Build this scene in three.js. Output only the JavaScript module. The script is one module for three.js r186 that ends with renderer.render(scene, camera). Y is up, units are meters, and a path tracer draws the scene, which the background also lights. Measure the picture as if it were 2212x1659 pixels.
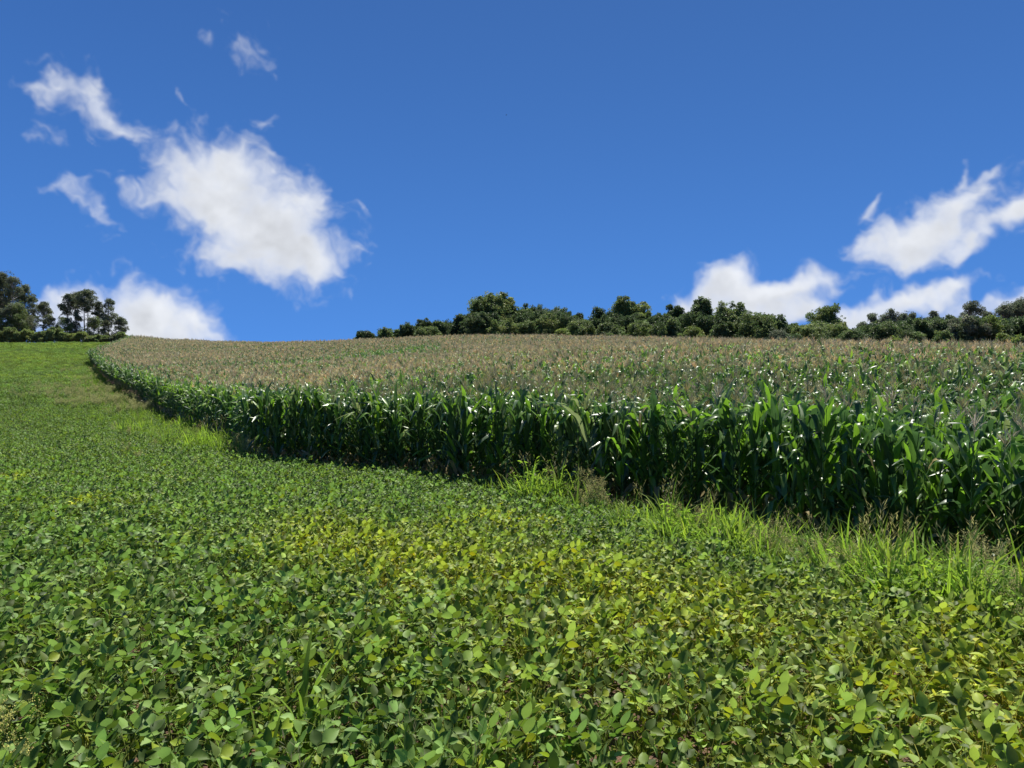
import * as THREE from 'three';
import { ImprovedNoise } from 'three/addons/math/ImprovedNoise.js';

// ------------------------------------------------------------------ camera, sun, sky, exposure
const K = 1.35;                         // metres per unit of the layout tables below
const EYE = 2.1;                        // metres above the ground at the camera, which stands on a contour bank
const scene = new THREE.Scene();
const camera = new THREE.PerspectiveCamera(56.7, 4 / 3, 0.1, 3000);
camera.position.set(0, EYE, 0);
camera.lookAt(0, EYE, -10);

const SUN_AZ = 15, SUN_EL = 62;         // degrees to the right of the view, degrees up
const R = Math.PI / 180;
const sunDir = new THREE.Vector3(Math.sin(SUN_AZ * R) * Math.cos(SUN_EL * R), Math.sin(SUN_EL * R), -Math.cos(SUN_AZ * R) * Math.cos(SUN_EL * R));
const sun = new THREE.DirectionalLight(new THREE.Color(1, 0.955, 0.87), 5);
sun.name = 'sun';
sun.position.copy(sunDir).multiplyScalar(200);
sun.castShadow = true;
sun.shadow.mapSize.set(4096, 4096);
Object.assign(sun.shadow.camera, { left: -160, right: 160, top: 160, bottom: -160, near: 1, far: 600 });
scene.add(sun, sun.target);

const renderer = new THREE.WebGLRenderer({ antialias: true });
renderer.setSize(1024, 768);
renderer.toneMapping = THREE.LinearToneMapping;
renderer.toneMappingExposure = 1.7;
renderer.shadowMap.enabled = true;

// ------------------------------------------------------------------ random numbers and noise
function rng(seed) {
  let s = seed >>> 0;
  const f = () => { s = (s + 0x6d2b79f5) | 0; let t = Math.imul(s ^ (s >>> 15), 1 | s); t = (t + Math.imul(t ^ (t >>> 7), 61 | t)) ^ t; return ((t ^ (t >>> 14)) >>> 0) / 4294967296; };
  f.r = (a, b) => a + (b - a) * f();
  f.g = () => (f() + f() + f() - 1.5) * 0.8;
  f.i = (n) => Math.floor(f() * n);
  return f;
}
const perlin = new ImprovedNoise();
const noise = (x, y, z = 0) => perlin.noise(x + 31.7, y + 11.3, z + 5.1);
function fbm(x, y, z, n) { let a = 1, s = 0; for (let i = 0; i < n; i++) { s += a * noise(x, y, z); x *= 2.03; y *= 2.03; a *= 0.5; } return s; }
const clamp = (x, a = 0, b = 1) => Math.min(b, Math.max(a, x));
const smooth = (a, b, x) => { const t = clamp((x - a) / (b - a)); return t * t * (3 - 2 * t); };
const mix = (a, b, t) => a + (b - a) * t;

// ------------------------------------------------------------------ sky: blue air and fair-weather clouds
// Clouds as soft rotated ellipses: azimuth and elevation are given as tangents * 1536 (x to the right of the view, y up).
const CLOUDS = [
  // large cloud on the left
  [-630, 400, 130, 92, 32, 1], [-515, 325, 130, 88, 22, 1.05], [-600, 465, 100, 50, 20, 0.8], [-705, 470, 85, 48, 10, 0.6], [-462, 285, 80, 58, 15, 1], [-750, 395, 95, 34, 15, 0.45],
  [-575, 520, 60, 30, -30, 0.45], [-430, 385, 58, 38, 45, 0.62], [-560, 265, 90, 42, 5, 0.75], [-820, 400, 40, 20, 10, 0.3],
  // upper left wisps
  [-935, 618, 95, 42, 30, 0.58], [-850, 563, 85, 27, 15, 0.52], [-1000, 640, 60, 28, -10, 0.42], [-1010, 560, 55, 26, 60, 0.36], [-910, 655, 40, 24, 70, 0.45],
  [-970, 424, 62, 22, -12, 0.5], [-912, 396, 52, 16, 40, 0.42], [-885, 372, 40, 20, 70, 0.3],
  // above the eucalyptus
  [-780, 150, 120, 68, 18, 1], [-870, 130, 120, 62, 5, 0.85], [-690, 135, 52, 32, 25, 0.7], [-960, 175, 70, 26, -22, 0.42], [-760, 95, 110, 40, 0, 0.9], [-1000, 150, 90, 40, 0, 0.55],
  // small high wisps
  [-562, 722, 50, 34, 40, 0.42], [-650, 735, 42, 14, 0, 0.36], [-585, 795, 40, 20, 30, 0.3], [-690, 600, 40, 14, 45, 0.24],
  // right, upper bank
  [905, 330, 118, 52, -20, 1.05], [975, 398, 105, 32, -27, 0.85], [825, 298, 80, 38, -18, 0.85], [1088, 368, 85, 30, -32, 0.9], [765, 312, 66, 20, -28, 0.5], [880, 275, 62, 32, -8, 0.8],
  [780, 388, 34, 15, -55, 0.62], [1035, 468, 46, 13, -35, 0.62], [970, 445, 30, 10, -55, 0.45], [985, 290, 60, 30, -25, 0.6], [1170, 420, 90, 30, -30, 0.8],
  // right, lower bank
  [530, 196, 110, 42, -6, 1.05], [465, 222, 48, 34, 0, 0.85], [640, 216, 82, 27, -12, 0.95], [400, 168, 84, 30, -25, 0.75], [625, 150, 70, 25, -28, 0.75], [540, 155, 125, 36, 0, 0.9],
  // far right, low
  [845, 172, 125, 27, -18, 0.9], [955, 194, 76, 18, -18, 0.8], [745, 130, 66, 26, -22, 0.85], [950, 148, 110, 26, -8, 0.7], [1085, 178, 80, 18, -22, 0.62], [1180, 160, 90, 40, -10, 0.7],
];
function skyTexture() {
  const AIR = 0.588, W = 4096, H = 2048, data = new Float32Array(W * H * 4);
  const cl = CLOUDS.map(([x, y, rx, ry, deg, w]) => ({ x, y, rx, ry, c: Math.cos(deg * R), s: Math.sin(deg * R), w, reach: Math.max(rx, ry) * 1.9 }));
  const cells = new Map();                                  // clouds that reach into each 64-unit cell
  for (const c of cl) for (let i = Math.floor((c.x - c.reach) / 64); i <= Math.floor((c.x + c.reach) / 64); i++) for (let j = Math.floor((c.y - c.reach) / 64); j <= Math.floor((c.y + c.reach) / 64); j++) {
    const k = i * 1000 + j; if (!cells.has(k)) cells.set(k, []); cells.get(k).push(c);
  }
  const field = (x, y, list) => {
    let keep = 1;
    for (const c of list) {
      const dx = x - c.x, dy = y - c.y, u = (dx * c.c - dy * c.s) / c.rx, v = (dx * c.s + dy * c.c) / c.ry, q = u * u + v * v;
      if (q < 3.2) { const e = Math.exp(-q * 0.95) * c.w; keep *= 1 - Math.min(0.97, e); }
    }
    return 1 - keep;
  };
  for (let row = 0; row < H; row++) {
    const up = ((row + 0.5) / H - 0.5) * Math.PI, sy = Math.sin(up), cy = Math.cos(up);
    for (let col = 0; col < W; col++) {
      const round = ((col + 0.5) / W - 0.5) * 2 * Math.PI, dx = Math.cos(round) * cy, dz = Math.sin(round) * cy, o = (row * W + col) * 4;
      const e = clamp(Math.asin(Math.max(0, sy)) / R / 90), h = Math.pow(1 - e, 3.9), g = dx * sunDir.x + sy * sunDir.y + dz * sunDir.z;
      // clear air: deep blue overhead, lighter near the horizon and towards the sun
      const glow = 0.5 * Math.pow(clamp(g * 0.5 + 0.5), 2.4) + 0.35 * Math.pow(clamp(g), 8);
      let r = mix(0.010, 0.090, h) + 0.046 * glow, gr = mix(0.058, 0.300, h) + 0.084 * glow, b = mix(0.27, 0.84, h) + 0.11 * glow;
      if (sy > 0.005 && up < 1.0) {
        let az = Math.atan2(dx, -dz);                        // 0 straight ahead
        const sector = Math.round(az / (Math.PI / 2));
        az -= sector * Math.PI / 2;
        const x = Math.tan(az) * 1536, y = (sy / cy) / Math.cos(az) * 1536;
        const list = cells.get(Math.floor(x / 64) * 1000 + Math.floor(y / 64));
        if (list) {
          const k = sector * 17.3;
          const wx = fbm(x / 105, y / 105, k + 2, 4) * 30, wy = fbm(x / 105 + 40, y / 105, k + 7, 4) * 30;
          const base = field(x + wx, y + wy, list);
          if (base > 0.03) {
            // ragged: finer noise torn along one direction
            const a = (x * 0.86 - y * 0.5), c2 = (x * 0.5 + y * 0.86);
            const n1 = fbm((x + wx) / 62, (y + wy) / 62, k, 5), n2 = fbm((a + wx * 1.6) / 70, (c2 + wy * 1.6) / 22, k + 3, 5);
            const den = base + 0.36 * n1 * (1.1 - 0.75 * base) + 0.2 * n2 * (1.1 - base) - 0.17;
            const alpha = Math.pow(smooth(-0.02, 0.86, den), 1.1) * smooth(0.0, 0.02, sy);
            if (alpha > 0) {
              const toSun = field(x + wx + 26, y + wy + 30, list);
              const thick = smooth(0.55, 1.05, den);
              let lit = 0.86 - 0.24 * thick * smooth(-0.5, 0.7, fbm(x / 120, y / 95, k + 9, 4) + (toSun - 0.6)) + 0.06 * (base - toSun);
              lit += 0.05 * fbm(x / 40, y / 40, k + 12, 4);
              const cr = lit * 0.955, cg = lit * 0.985, cb = lit * 1.04;
              r = mix(r, cr, alpha * 0.97); gr = mix(gr, cg, alpha * 0.97); b = mix(b, Math.max(cb, b * 0.9), alpha * 0.97);
            }
          }
        }
      }
      data[o] = r * AIR; data[o + 1] = gr * AIR; data[o + 2] = b * AIR; data[o + 3] = 1;
    }
  }
  const t = new THREE.DataTexture(data, W, H, THREE.RGBAFormat, THREE.FloatType);
  t.mapping = THREE.EquirectangularReflectionMapping;
  t.magFilter = THREE.LinearFilter;
  t.needsUpdate = true;
  return t;
}
const skyTex = skyTexture();
scene.background = skyTex;
scene.environment = skyTex;

// ------------------------------------------------------------------ terrain: a shallow valley with the hill of corn beyond it
// [x, z, height]; a thin-plate spline runs through these points.
const PTS = [
  [0, 0, 0], [0, 8, 0.05], [-8, 4, 0.1], [8, 6, -0.3], [-3, -3, -0.1], [3, -4, -0.28], [0, -6, -0.4], [-5, -7, -0.38],
  [4.7, -6.5, -0.88], [3, -9.4, -0.88], [1.1, -11.9, -0.88], [-2.5, -15.1, -0.85], [-5.6, -17, -0.85], [-9.9, -24, -0.75], [-14.7, -32, -0.65], [-22, -42, 0.4], [-45, -77, 3.75], [-50, -85, 5.0], [-70, -130, 11.5],
  [-57, -125, 10.06], [-26.4, -100, 7.39], [-6.2, -90, 7.5], [9.5, -75, 6.1], [16.7, -52, 3.6], [17.6, -34, 1.9], [16.6, -23, 1.0],
  [-12.5, -17, -0.8], [-23, -32, -0.39], [-31, -42, 0.55], [-56, -77, 3.95], [-98, -135, 12.4], [-85, -110, 9.3], [-14, -58, 2.6], [0, -32, 1.2],
  [-110, -160, 13.5], [-85, -160, 13.4], [-60, -165, 10.8], [-25, -140, 7.8], [0, -130, 7.3], [20, -110, 5.7], [34, -80, 3.5], [40, -60, 1.9], [38, -42, 0.9], [34, -28, 0], [20, -8, -1.3],
  [30, 20, -2.5], [0, 40, -1.3], [-40, 30, 0.6], [-60, -20, 2], [-120, -60, 8], [60, -20, -2], [80, -80, 1.2], [-170, -140, 13], [-130, -260, 9], [0, -260, 2.5], [120, -200, -3], [180, 0, -6], [0, 200, -5], [-200, 60, 4], [-300, -300, 8], [300, -300, -8],
].map(([x, z, h]) => [x * K, z * K, h]);
const tps = (() => {
  const n = PTS.length, m = n + 3, A = [];
  const U = (r2) => (r2 > 0 ? 0.5 * r2 * Math.log(r2) : 0);
  const S = 0.05;
  for (let i = 0; i < m; i++) A.push(new Float64Array(m + 1));
  for (let i = 0; i < n; i++) {
    for (let j = 0; j < n; j++) A[i][j] = U(((PTS[i][0] - PTS[j][0]) ** 2 + (PTS[i][1] - PTS[j][1]) ** 2) * S * S);
    A[i][i] += 0.02;
    A[i][n] = A[n][i] = 1; A[i][n + 1] = A[n + 1][i] = PTS[i][0] * S; A[i][n + 2] = A[n + 2][i] = PTS[i][1] * S; A[i][m] = PTS[i][2];
  }
  for (let i = 0; i < m; i++) {
    let p = i; for (let k = i + 1; k < m; k++) if (Math.abs(A[k][i]) > Math.abs(A[p][i])) p = k;
    [A[i], A[p]] = [A[p], A[i]];
    for (let k = 0; k < m; k++) if (k !== i && A[k][i]) { const f = A[k][i] / A[i][i]; for (let c = i; c <= m; c++) A[k][c] -= f * A[i][c]; }
  }
  const w = A.map((row, i) => row[m] / row[i]);
  return (x, z) => {
    let s = w[n] + w[n + 1] * x * S + w[n + 2] * z * S;
    for (let i = 0; i < n; i++) s += w[i] * U(((x - PTS[i][0]) ** 2 + (z - PTS[i][1]) ** 2) * S * S);
    return s;
  };
})();
function heightRaw(x, z) {
  const d = Math.hypot(x, z), k = d > 360 ? 360 / d : 1;
  return tps(x * k, z * k) - (d > 360 ? (d - 360) * 0.01 : 0);
}
// a half-metre lookup grid keeps the many placements fast
const GRID = (() => {
  const x0 = -240, z0 = -300, nx = 560, nz = 500, s = 0.7, a = new Float32Array(nx * nz);
  for (let j = 0; j < nz; j++) for (let i = 0; i < nx; i++) a[j * nx + i] = heightRaw(x0 + i * s, z0 + j * s);
  return { x0, z0, nx, nz, s, a };
})();
function height(x, z) {
  const { x0, z0, nx, nz, s, a } = GRID, u = (x - x0) / s, v = (z - z0) / s, i = Math.floor(u), j = Math.floor(v);
  if (i < 0 || j < 0 || i >= nx - 1 || j >= nz - 1) return heightRaw(x, z);
  const p = u - i, q = v - j, k = j * nx + i;
  return (a[k] * (1 - p) + a[k + 1] * p) * (1 - q) + (a[k + nx] * (1 - p) + a[k + nx + 1] * p) * q;
}
const across = (px, d) => ((px - 1106) / 1536) * d * K;              // metres to the right at depth d of a bearing
const above = (py, d) => EYE + ((829.5 - py) / 1536) * d * K;        // height at depth d of an elevation
// where a line of sight meets the ground plus h
function meet(px, py, h = 0) {
  let d = 1.2;
  for (; d < 220; d += Math.max(0.05, d * 0.01)) if (above(py, d) < height(across(px, d), -d * K) + h) break;
  return [across(px, d), -d * K];
}

// edge of the corn, from the near right to the far left
const EDGE = [[26, 12], [14, 3], [8.4, -3], [4.9, -6.5], [3.1, -9.4], [1.1, -11.9], [-2.4, -15.1], [-5.4, -17], [-6.9, -18.6], [-9.2, -23.5], [-14.7, -32], [-22, -42], [-32, -56.5], [-45, -77], [-50.5, -85], [-57, -101], [-70, -131], [-72, -150]].map(([x, z]) => [x * K, z * K]);
const FIELD = [...EDGE, [-40, -216], [81, -202], [121, -81], [108, 27]];
function inCorn(x, z) {
  let inside = false;
  for (let i = 0, j = FIELD.length - 1; i < FIELD.length; j = i++) {
    const [xi, zi] = FIELD[i], [xj, zj] = FIELD[j];
    if ((zi > z) !== (zj > z) && x < ((xj - xi) * (z - zi)) / (zj - zi) + xi) inside = !inside;
  }
  return inside;
}
function edgeDistance(x, z) {
  let best = 1e9;
  for (let i = 1; i < EDGE.length; i++) {
    const [ax, az] = EDGE[i - 1], [bx, bz] = EDGE[i], ux = bx - ax, uz = bz - az, t = clamp(((x - ax) * ux + (z - az) * uz) / (ux * ux + uz * uz));
    best = Math.min(best, Math.hypot(x - ax - ux * t, z - az - uz * t));
  }
  return inCorn(x, z) ? best : -best;                             // positive inside the corn
}
const table = (rows, x) => { if (x <= rows[0][0]) return rows[0][1]; for (let i = 1; i < rows.length; i++) if (x <= rows[i][0]) { const [a, b] = rows[i - 1], [c, d] = rows[i]; return mix(b, d, (x - a) / (c - a)); } return rows[rows.length - 1][1]; };
const bearing = (x, z) => 1106 + (1536 * x) / Math.max(0.5, -z);
const CORN_END = [[150, 148], [280, 142], [400, 134], [700, 112], [1000, 101], [1300, 86], [1600, 64], [1900, 47], [2212, 36], [2600, 30]].map(([a, b]) => [a, b * K]);
const STRIP = [[4, 2.9], [6.5, 2.3], [9, 1.6], [11.5, 1.05], [13.5, 0.4], [17, 0.3], [18.5, 0.9], [22, 2.2], [30, 3.4], [45, 5], [58, 3.5], [70, 0.8], [100, 0.4]].map(([a, b]) => [a * K, b * K]);   // width of the weedy strip by depth

// ------------------------------------------------------------------ mesh building
const V = (x, y, z) => new THREE.Vector3(x, y, z);
class MB {
  constructor() { this.p = []; this.c = []; this.u = []; this.i = []; }
  get n() { return this.p.length / 3; }
  vert(x, y, z, c, u = 0.5, v = 0.5) { this.p.push(x, y, z); this.c.push(c[0], c[1], c[2]); this.u.push(u, v); }
  sheet(nu, nv, f, col) {                                         // f(u, v, out): u along, v in -1..1 across
    const s = this.n, o = V(0, 0, 0);
    for (let i = 0; i <= nu; i++) for (let j = 0; j <= nv; j++) { const u = i / nu, v = (j / nv) * 2 - 1; f(u, v, o); this.vert(o.x, o.y, o.z, typeof col === 'function' ? col(u, v) : col, v * 0.5 + 0.5, u); }
    for (let i = 0; i < nu; i++) for (let j = 0; j < nv; j++) { const a = s + i * (nv + 1) + j, b = a + nv + 1; this.i.push(a, a + 1, b, a + 1, b + 1, b); }
  }
  tube(pts, rad, sides, col) {
    const s = this.n, t = V(0, 0, 0), e1 = V(0, 0, 0), e2 = V(0, 0, 0), ref = V(0.31, 0.2, 0.93);
    pts.forEach((q, k) => {
      t.subVectors(pts[Math.min(k + 1, pts.length - 1)], pts[Math.max(k - 1, 0)]).normalize();
      e1.crossVectors(t, ref).normalize(); e2.crossVectors(t, e1);
      const r = typeof rad === 'number' ? rad : rad[k];
      for (let j = 0; j < sides; j++) { const a = (j / sides) * 2 * Math.PI, c = Math.cos(a) * r, d = Math.sin(a) * r; this.vert(q.x + e1.x * c + e2.x * d, q.y + e1.y * c + e2.y * d, q.z + e1.z * c + e2.z * d, col, j / sides, k / (pts.length - 1)); }
    });
    for (let k = 0; k < pts.length - 1; k++) for (let j = 0; j < sides; j++) { const a = s + k * sides + j, b = s + k * sides + ((j + 1) % sides); this.i.push(a, b, a + sides, b, b + sides, a + sides); }
  }
  leaf(c, dir, side, L, W, col, bend = 0) {                       // one small pointed leaf: four corners, folded along its length
    const s = this.n, n = V(0, 0, 0).crossVectors(dir, side);
    const put = (a, b, h) => this.vert(c.x + dir.x * a + side.x * b + n.x * h, c.y + dir.y * a + side.y * b + n.y * h, c.z + dir.z * a + side.z * b + n.z * h, col);
    put(0, 0, 0); put(L * 0.45, W / 2, bend); put(L * 0.45, -W / 2, bend); put(L, 0, -bend);
    this.i.push(s, s + 2, s + 1, s + 1, s + 2, s + 3);
  }
  geo() {
    const g = new THREE.BufferGeometry();
    g.setAttribute('position', new THREE.Float32BufferAttribute(this.p, 3));
    g.setAttribute('color', new THREE.Float32BufferAttribute(this.c, 3));
    g.setAttribute('uv', new THREE.Float32BufferAttribute(this.u, 2));
    g.setIndex(this.i);
    g.computeVertexNormals();
    return g;
  }
  mesh(name, material, parent) { const m = new THREE.Mesh(this.geo(), material); m.name = name; m.castShadow = m.receiveShadow = true; if (parent) parent.add(m); return m; }
}
const names = new Map();
function numbered(name) { const k = names.get(name) || 0; names.set(name, k + 1); return k ? name + '_' + String(k).padStart(3, '0') : name; }
function tag(o, label, category, group, kind) { Object.assign(o.userData, { label, category }); if (group) o.userData.group = group; if (kind) o.userData.kind = kind; return o; }
function thing(name, label, category, x, y, z, turn = 0, group) { const o = new THREE.Group(); o.name = numbered(name); o.position.set(x, y, z); o.rotation.y = turn; scene.add(o); return tag(o, label, category, group); }
const WHITE = [1, 1, 1];
const rgb = (r, g, b) => new THREE.Color().setRGB(r, g, b);
function leafMat(name, r, g, b, o = {}) {
  const m = new THREE.MeshPhysicalMaterial({ roughness: 1, specularIntensity: 0.15, clearcoat: o.coat ?? 0.75, clearcoatRoughness: o.gloss ?? 0.44, transmission: o.through ?? 0.47, thickness: 0, side: THREE.DoubleSide, vertexColors: o.tint !== false });
  m.color.setRGB(r, g, b); m.name = name;
  if (o.map) m.map = o.map;
  if (o.bump) { m.bumpMap = o.bump; m.bumpScale = o.bumpScale ?? 0.002; }
  return m;
}
function plainMat(name, r, g, b, rough = 0.9, o = {}) { const m = new THREE.MeshStandardMaterial({ roughness: rough, side: THREE.DoubleSide, vertexColors: o.tint !== false }); m.color.setRGB(r, g, b); m.name = name; return m; }

// ------------------------------------------------------------------ textures of leaf blades
function canvasPair(draw, w, h) {
  const make = (kind) => { const c = document.createElement('canvas'); c.width = w; c.height = h; draw(c.getContext('2d'), kind, w, h); const t = new THREE.CanvasTexture(c); if (kind !== 'bump') t.colorSpace = THREE.SRGBColorSpace; t.wrapS = t.wrapT = THREE.RepeatWrapping; return t; };
  return make;
}
const soyLeaf = canvasPair((g, kind, w, h) => {
  const rr = rng(77);
  const fill = { green: '#b3c3aa', yellow: '#efeec8', bump: '#909090' }[kind];
  g.fillStyle = fill; g.fillRect(0, 0, w, h);
  for (let i = 0; i < 900; i++) {                                // mottling between the veins
    const a = rr.r(0.03, 0.1), dark = rr() < 0.5;
    g.fillStyle = kind === 'bump' ? `rgba(${dark ? '60,60,60' : '210,210,210'},${a * 1.6})` : kind === 'yellow' ? `rgba(${dark ? '120,150,60' : '255,240,160'},${a * 1.4})` : `rgba(${dark ? '120,145,110' : '240,250,225'},${a})`;
    g.beginPath(); g.ellipse(rr() * w, rr() * h, rr.r(3, 11), rr.r(3, 9), rr() * 3, 0, 7); g.fill();
  }
  const vein = { green: '#ffffee', yellow: '#a9bf6a', bump: '#303030' }[kind];
  const line = (x0, y0, cx, cy, x1, y1, lw, al) => { g.globalAlpha = al; g.lineWidth = lw; g.strokeStyle = vein; g.beginPath(); g.moveTo(x0, y0); g.quadraticCurveTo(cx, cy, x1, y1); g.stroke(); g.globalAlpha = 1; };
  line(w / 2, h, w / 2, h / 2, w / 2, 0, w * 0.022, 0.95);
  for (let k = 0; k < 8; k++) for (const s of [-1, 1]) {
    const y = h * (0.97 - k * 0.115 - (s > 0 ? 0.03 : 0));
    line(w / 2, y, w / 2 + s * w * 0.25, y - h * 0.07, w / 2 + s * w * 0.5, y - h * 0.2, w * 0.022, 0.85);
    for (let q = 1; q < 4; q++) line(w / 2 + s * w * 0.12 * q, y - h * 0.035 * q, w / 2 + s * w * (0.12 * q + 0.03), y - h * (0.03 * q + 0.06), w / 2 + s * w * (0.12 * q - 0.03), y - h * (0.035 * q + 0.12), w * 0.006, 0.5);
  }
}, 256, 256);
const cornLeafTex = canvasPair((g, kind, w, h) => {
  const rr = rng(91);
  g.fillStyle = kind === 'bump' ? '#808080' : '#edf2e8'; g.fillRect(0, 0, w, h);
  for (let x = 0; x < w; x += 2) { const d = rr(); g.fillStyle = kind === 'bump' ? `rgba(${d < 0.5 ? '40,40,40' : '220,220,220'},${rr.r(0.1, 0.5)})` : `rgba(${d < 0.5 ? '140,165,130' : '245,252,235'},${rr.r(0.05, 0.3)})`; g.fillRect(x, 0, rr.r(1, 3), h); }
  for (let i = 0; i < 160; i++) { g.fillStyle = kind === 'bump' ? 'rgba(128,128,128,.1)' : `rgba(${rr() < 0.6 ? '150,170,130' : '235,235,190'},${rr.r(0.04, 0.12)})`; g.beginPath(); g.ellipse(rr() * w, rr() * h, rr.r(2, 8), rr.r(10, 60), 0, 0, 7); g.fill(); }
  g.fillStyle = kind === 'bump' ? '#f0f0f0' : '#fbfbe6'; g.globalAlpha = 0.85; g.fillRect(w / 2 - w * 0.025, 0, w * 0.05, h); g.globalAlpha = 1;
}, 128, 512);
const soyMap = soyLeaf('green'), soyYellowMap = soyLeaf('yellow'), soyBump = soyLeaf('bump'), cornMap = cornLeafTex('green'), cornBump = cornLeafTex('bump');

// ------------------------------------------------------------------ ground
{
  const rings = [0]; for (let d = 0.6; d < 1500; d *= d < 8 ? 1.16 : 1.07) rings.push(d);
  const na = 200, mb = new MB();
  for (const d of rings) for (let k = 0; k <= na; k++) { const a = (k / na) * 2 * Math.PI, x = Math.sin(a) * d, z = -Math.cos(a) * d; mb.vert(x, height(x, z), z, WHITE, x, z); }
  for (let r = 0; r < rings.length - 1; r++) for (let k = 0; k < na; k++) { const a = r * (na + 1) + k, b = a + na + 1; mb.i.push(a, a + 1, b, a + 1, b + 1, b); }
  const N = 512, px = new Uint8Array(N * N * 4), bp = new Uint8Array(N * N * 4), rr = rng(5);
  for (let y = 0; y < N; y++) for (let x = 0; x < N; x++) {
    const t = (x / N) * 2 * Math.PI, s = (y / N) * 2 * Math.PI, cx = Math.cos(t), sx = Math.sin(t), cyy = Math.cos(s), sy = Math.sin(s);
    const n = fbm(cx * 4 + sx * 2.3, cyy * 4 + sy * 2.3, sx * 3 + sy * 2, 5), f = rr() * 0.3, v = clamp(0.62 + 0.35 * n + f * 0.5 - 0.07), o = (y * N + x) * 4, straw = rr() < 0.03 ? 60 : 0;
    px[o] = 105 * v + 18 + straw; px[o + 1] = 80 * v + 12 + straw; px[o + 2] = 60 * v + 8 + straw * 0.8; px[o + 3] = 255; bp[o] = bp[o + 1] = bp[o + 2] = 255 * clamp(v); bp[o + 3] = 255;
  }
  const tex = (d, srgb, rep) => { const t = new THREE.DataTexture(d, N, N); t.magFilter = THREE.LinearFilter; t.wrapS = t.wrapT = THREE.RepeatWrapping; t.repeat.set(rep, rep); if (srgb) t.colorSpace = THREE.SRGBColorSpace; t.needsUpdate = true; return t; };
  const soil = new THREE.MeshStandardMaterial({ roughness: 0.95, map: tex(px, true, 0.71), bumpMap: tex(bp, false, 0.71), bumpScale: 0.02 });
  soil.name = 'soil';
  tag(mb.mesh('ground', soil, scene), 'brown soil of the sloping fields under the crops', 'ground', null, 'structure');
}
// ------------------------------------------------------------------ soybeans
const yellowSpots = [[-0.15, -8.7, 0.4, 0.9], [0.35, -8.3, 0.3, 0.8], [-9.2, -12.8, 0.6, 0.8], [-5.6, -9.4, 0.45, 0.8], [-2.2, -8.2, 0.5, 0.35]].map(([a, b, c, d]) => [a * K, b * K, c * K, d]);
const SWATH = [[-1.2, -6.7], [0.4, -5.0], [1.7, -3.8], [2.3, -2.6], [2.9, -1]].map(([x, z]) => [x * K, z * K]);
function yellowness(x, z) {
  let best = 1e9;
  for (let i = 1; i < SWATH.length; i++) { const [ax, az] = SWATH[i - 1], [bx, bz] = SWATH[i], ux = bx - ax, uz = bz - az, t = clamp(((x - ax) * ux + (z - az) * uz) / (ux * ux + uz * uz)); best = Math.min(best, Math.hypot(x - ax - ux * t, z - az - uz * t)); }
  let y = 0.70 * Math.exp(-((best / 2.1) ** 2)) + 0.22 * noise(x * 0.5, z * 0.5, 3) + 0.3 * noise(x * 1.7, z * 1.7, 8) + 0.08;
  for (const [sx, sz, r, w] of yellowSpots) y += w * Math.exp(-((x - sx) ** 2 + (z - sz) ** 2) / (r * r));
  const d = Math.hypot(x, z);
  if (d > 40) y += 0.2 * smooth(40, 160, d) + 0.35 * noise(x * 0.04 + z * 0.06, z * 0.17, 2) * smooth(40, 100, d);
  return clamp(y);
}
const ovate = (u) => Math.pow(Math.sin(Math.PI * Math.pow(clamp(u, 0.0005, 0.9995), 0.74)), 0.88);
function leaflet(mb, base, dir, nrm, L, W, nu, nv, rr, col) {
  const side = V(0, 0, 0).crossVectors(dir, nrm).normalize(), n = V(0, 0, 0).crossVectors(side, dir).normalize();
  const fold = rr.r(0.05, 0.55), curl = rr.r(-0.12, 0.42), wave = rr.r(0, 0.07), ph = rr.r(0, 6), twist = rr.r(-0.35, 0.35);
  mb.sheet(nu, nv, (u, v, o) => {
    const w = ovate(u) * W * 0.5, x = v * w, h = Math.abs(x) * fold - curl * u * u * L * 0.8 + Math.sin(u * 9 + ph + v) * wave * w + x * twist * u;
    o.copy(base).addScaledVector(dir, u * L * (1 - 0.12 * Math.abs(curl) * u)).addScaledVector(side, x).addScaledVector(n, h);
  }, col);
}
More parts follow.
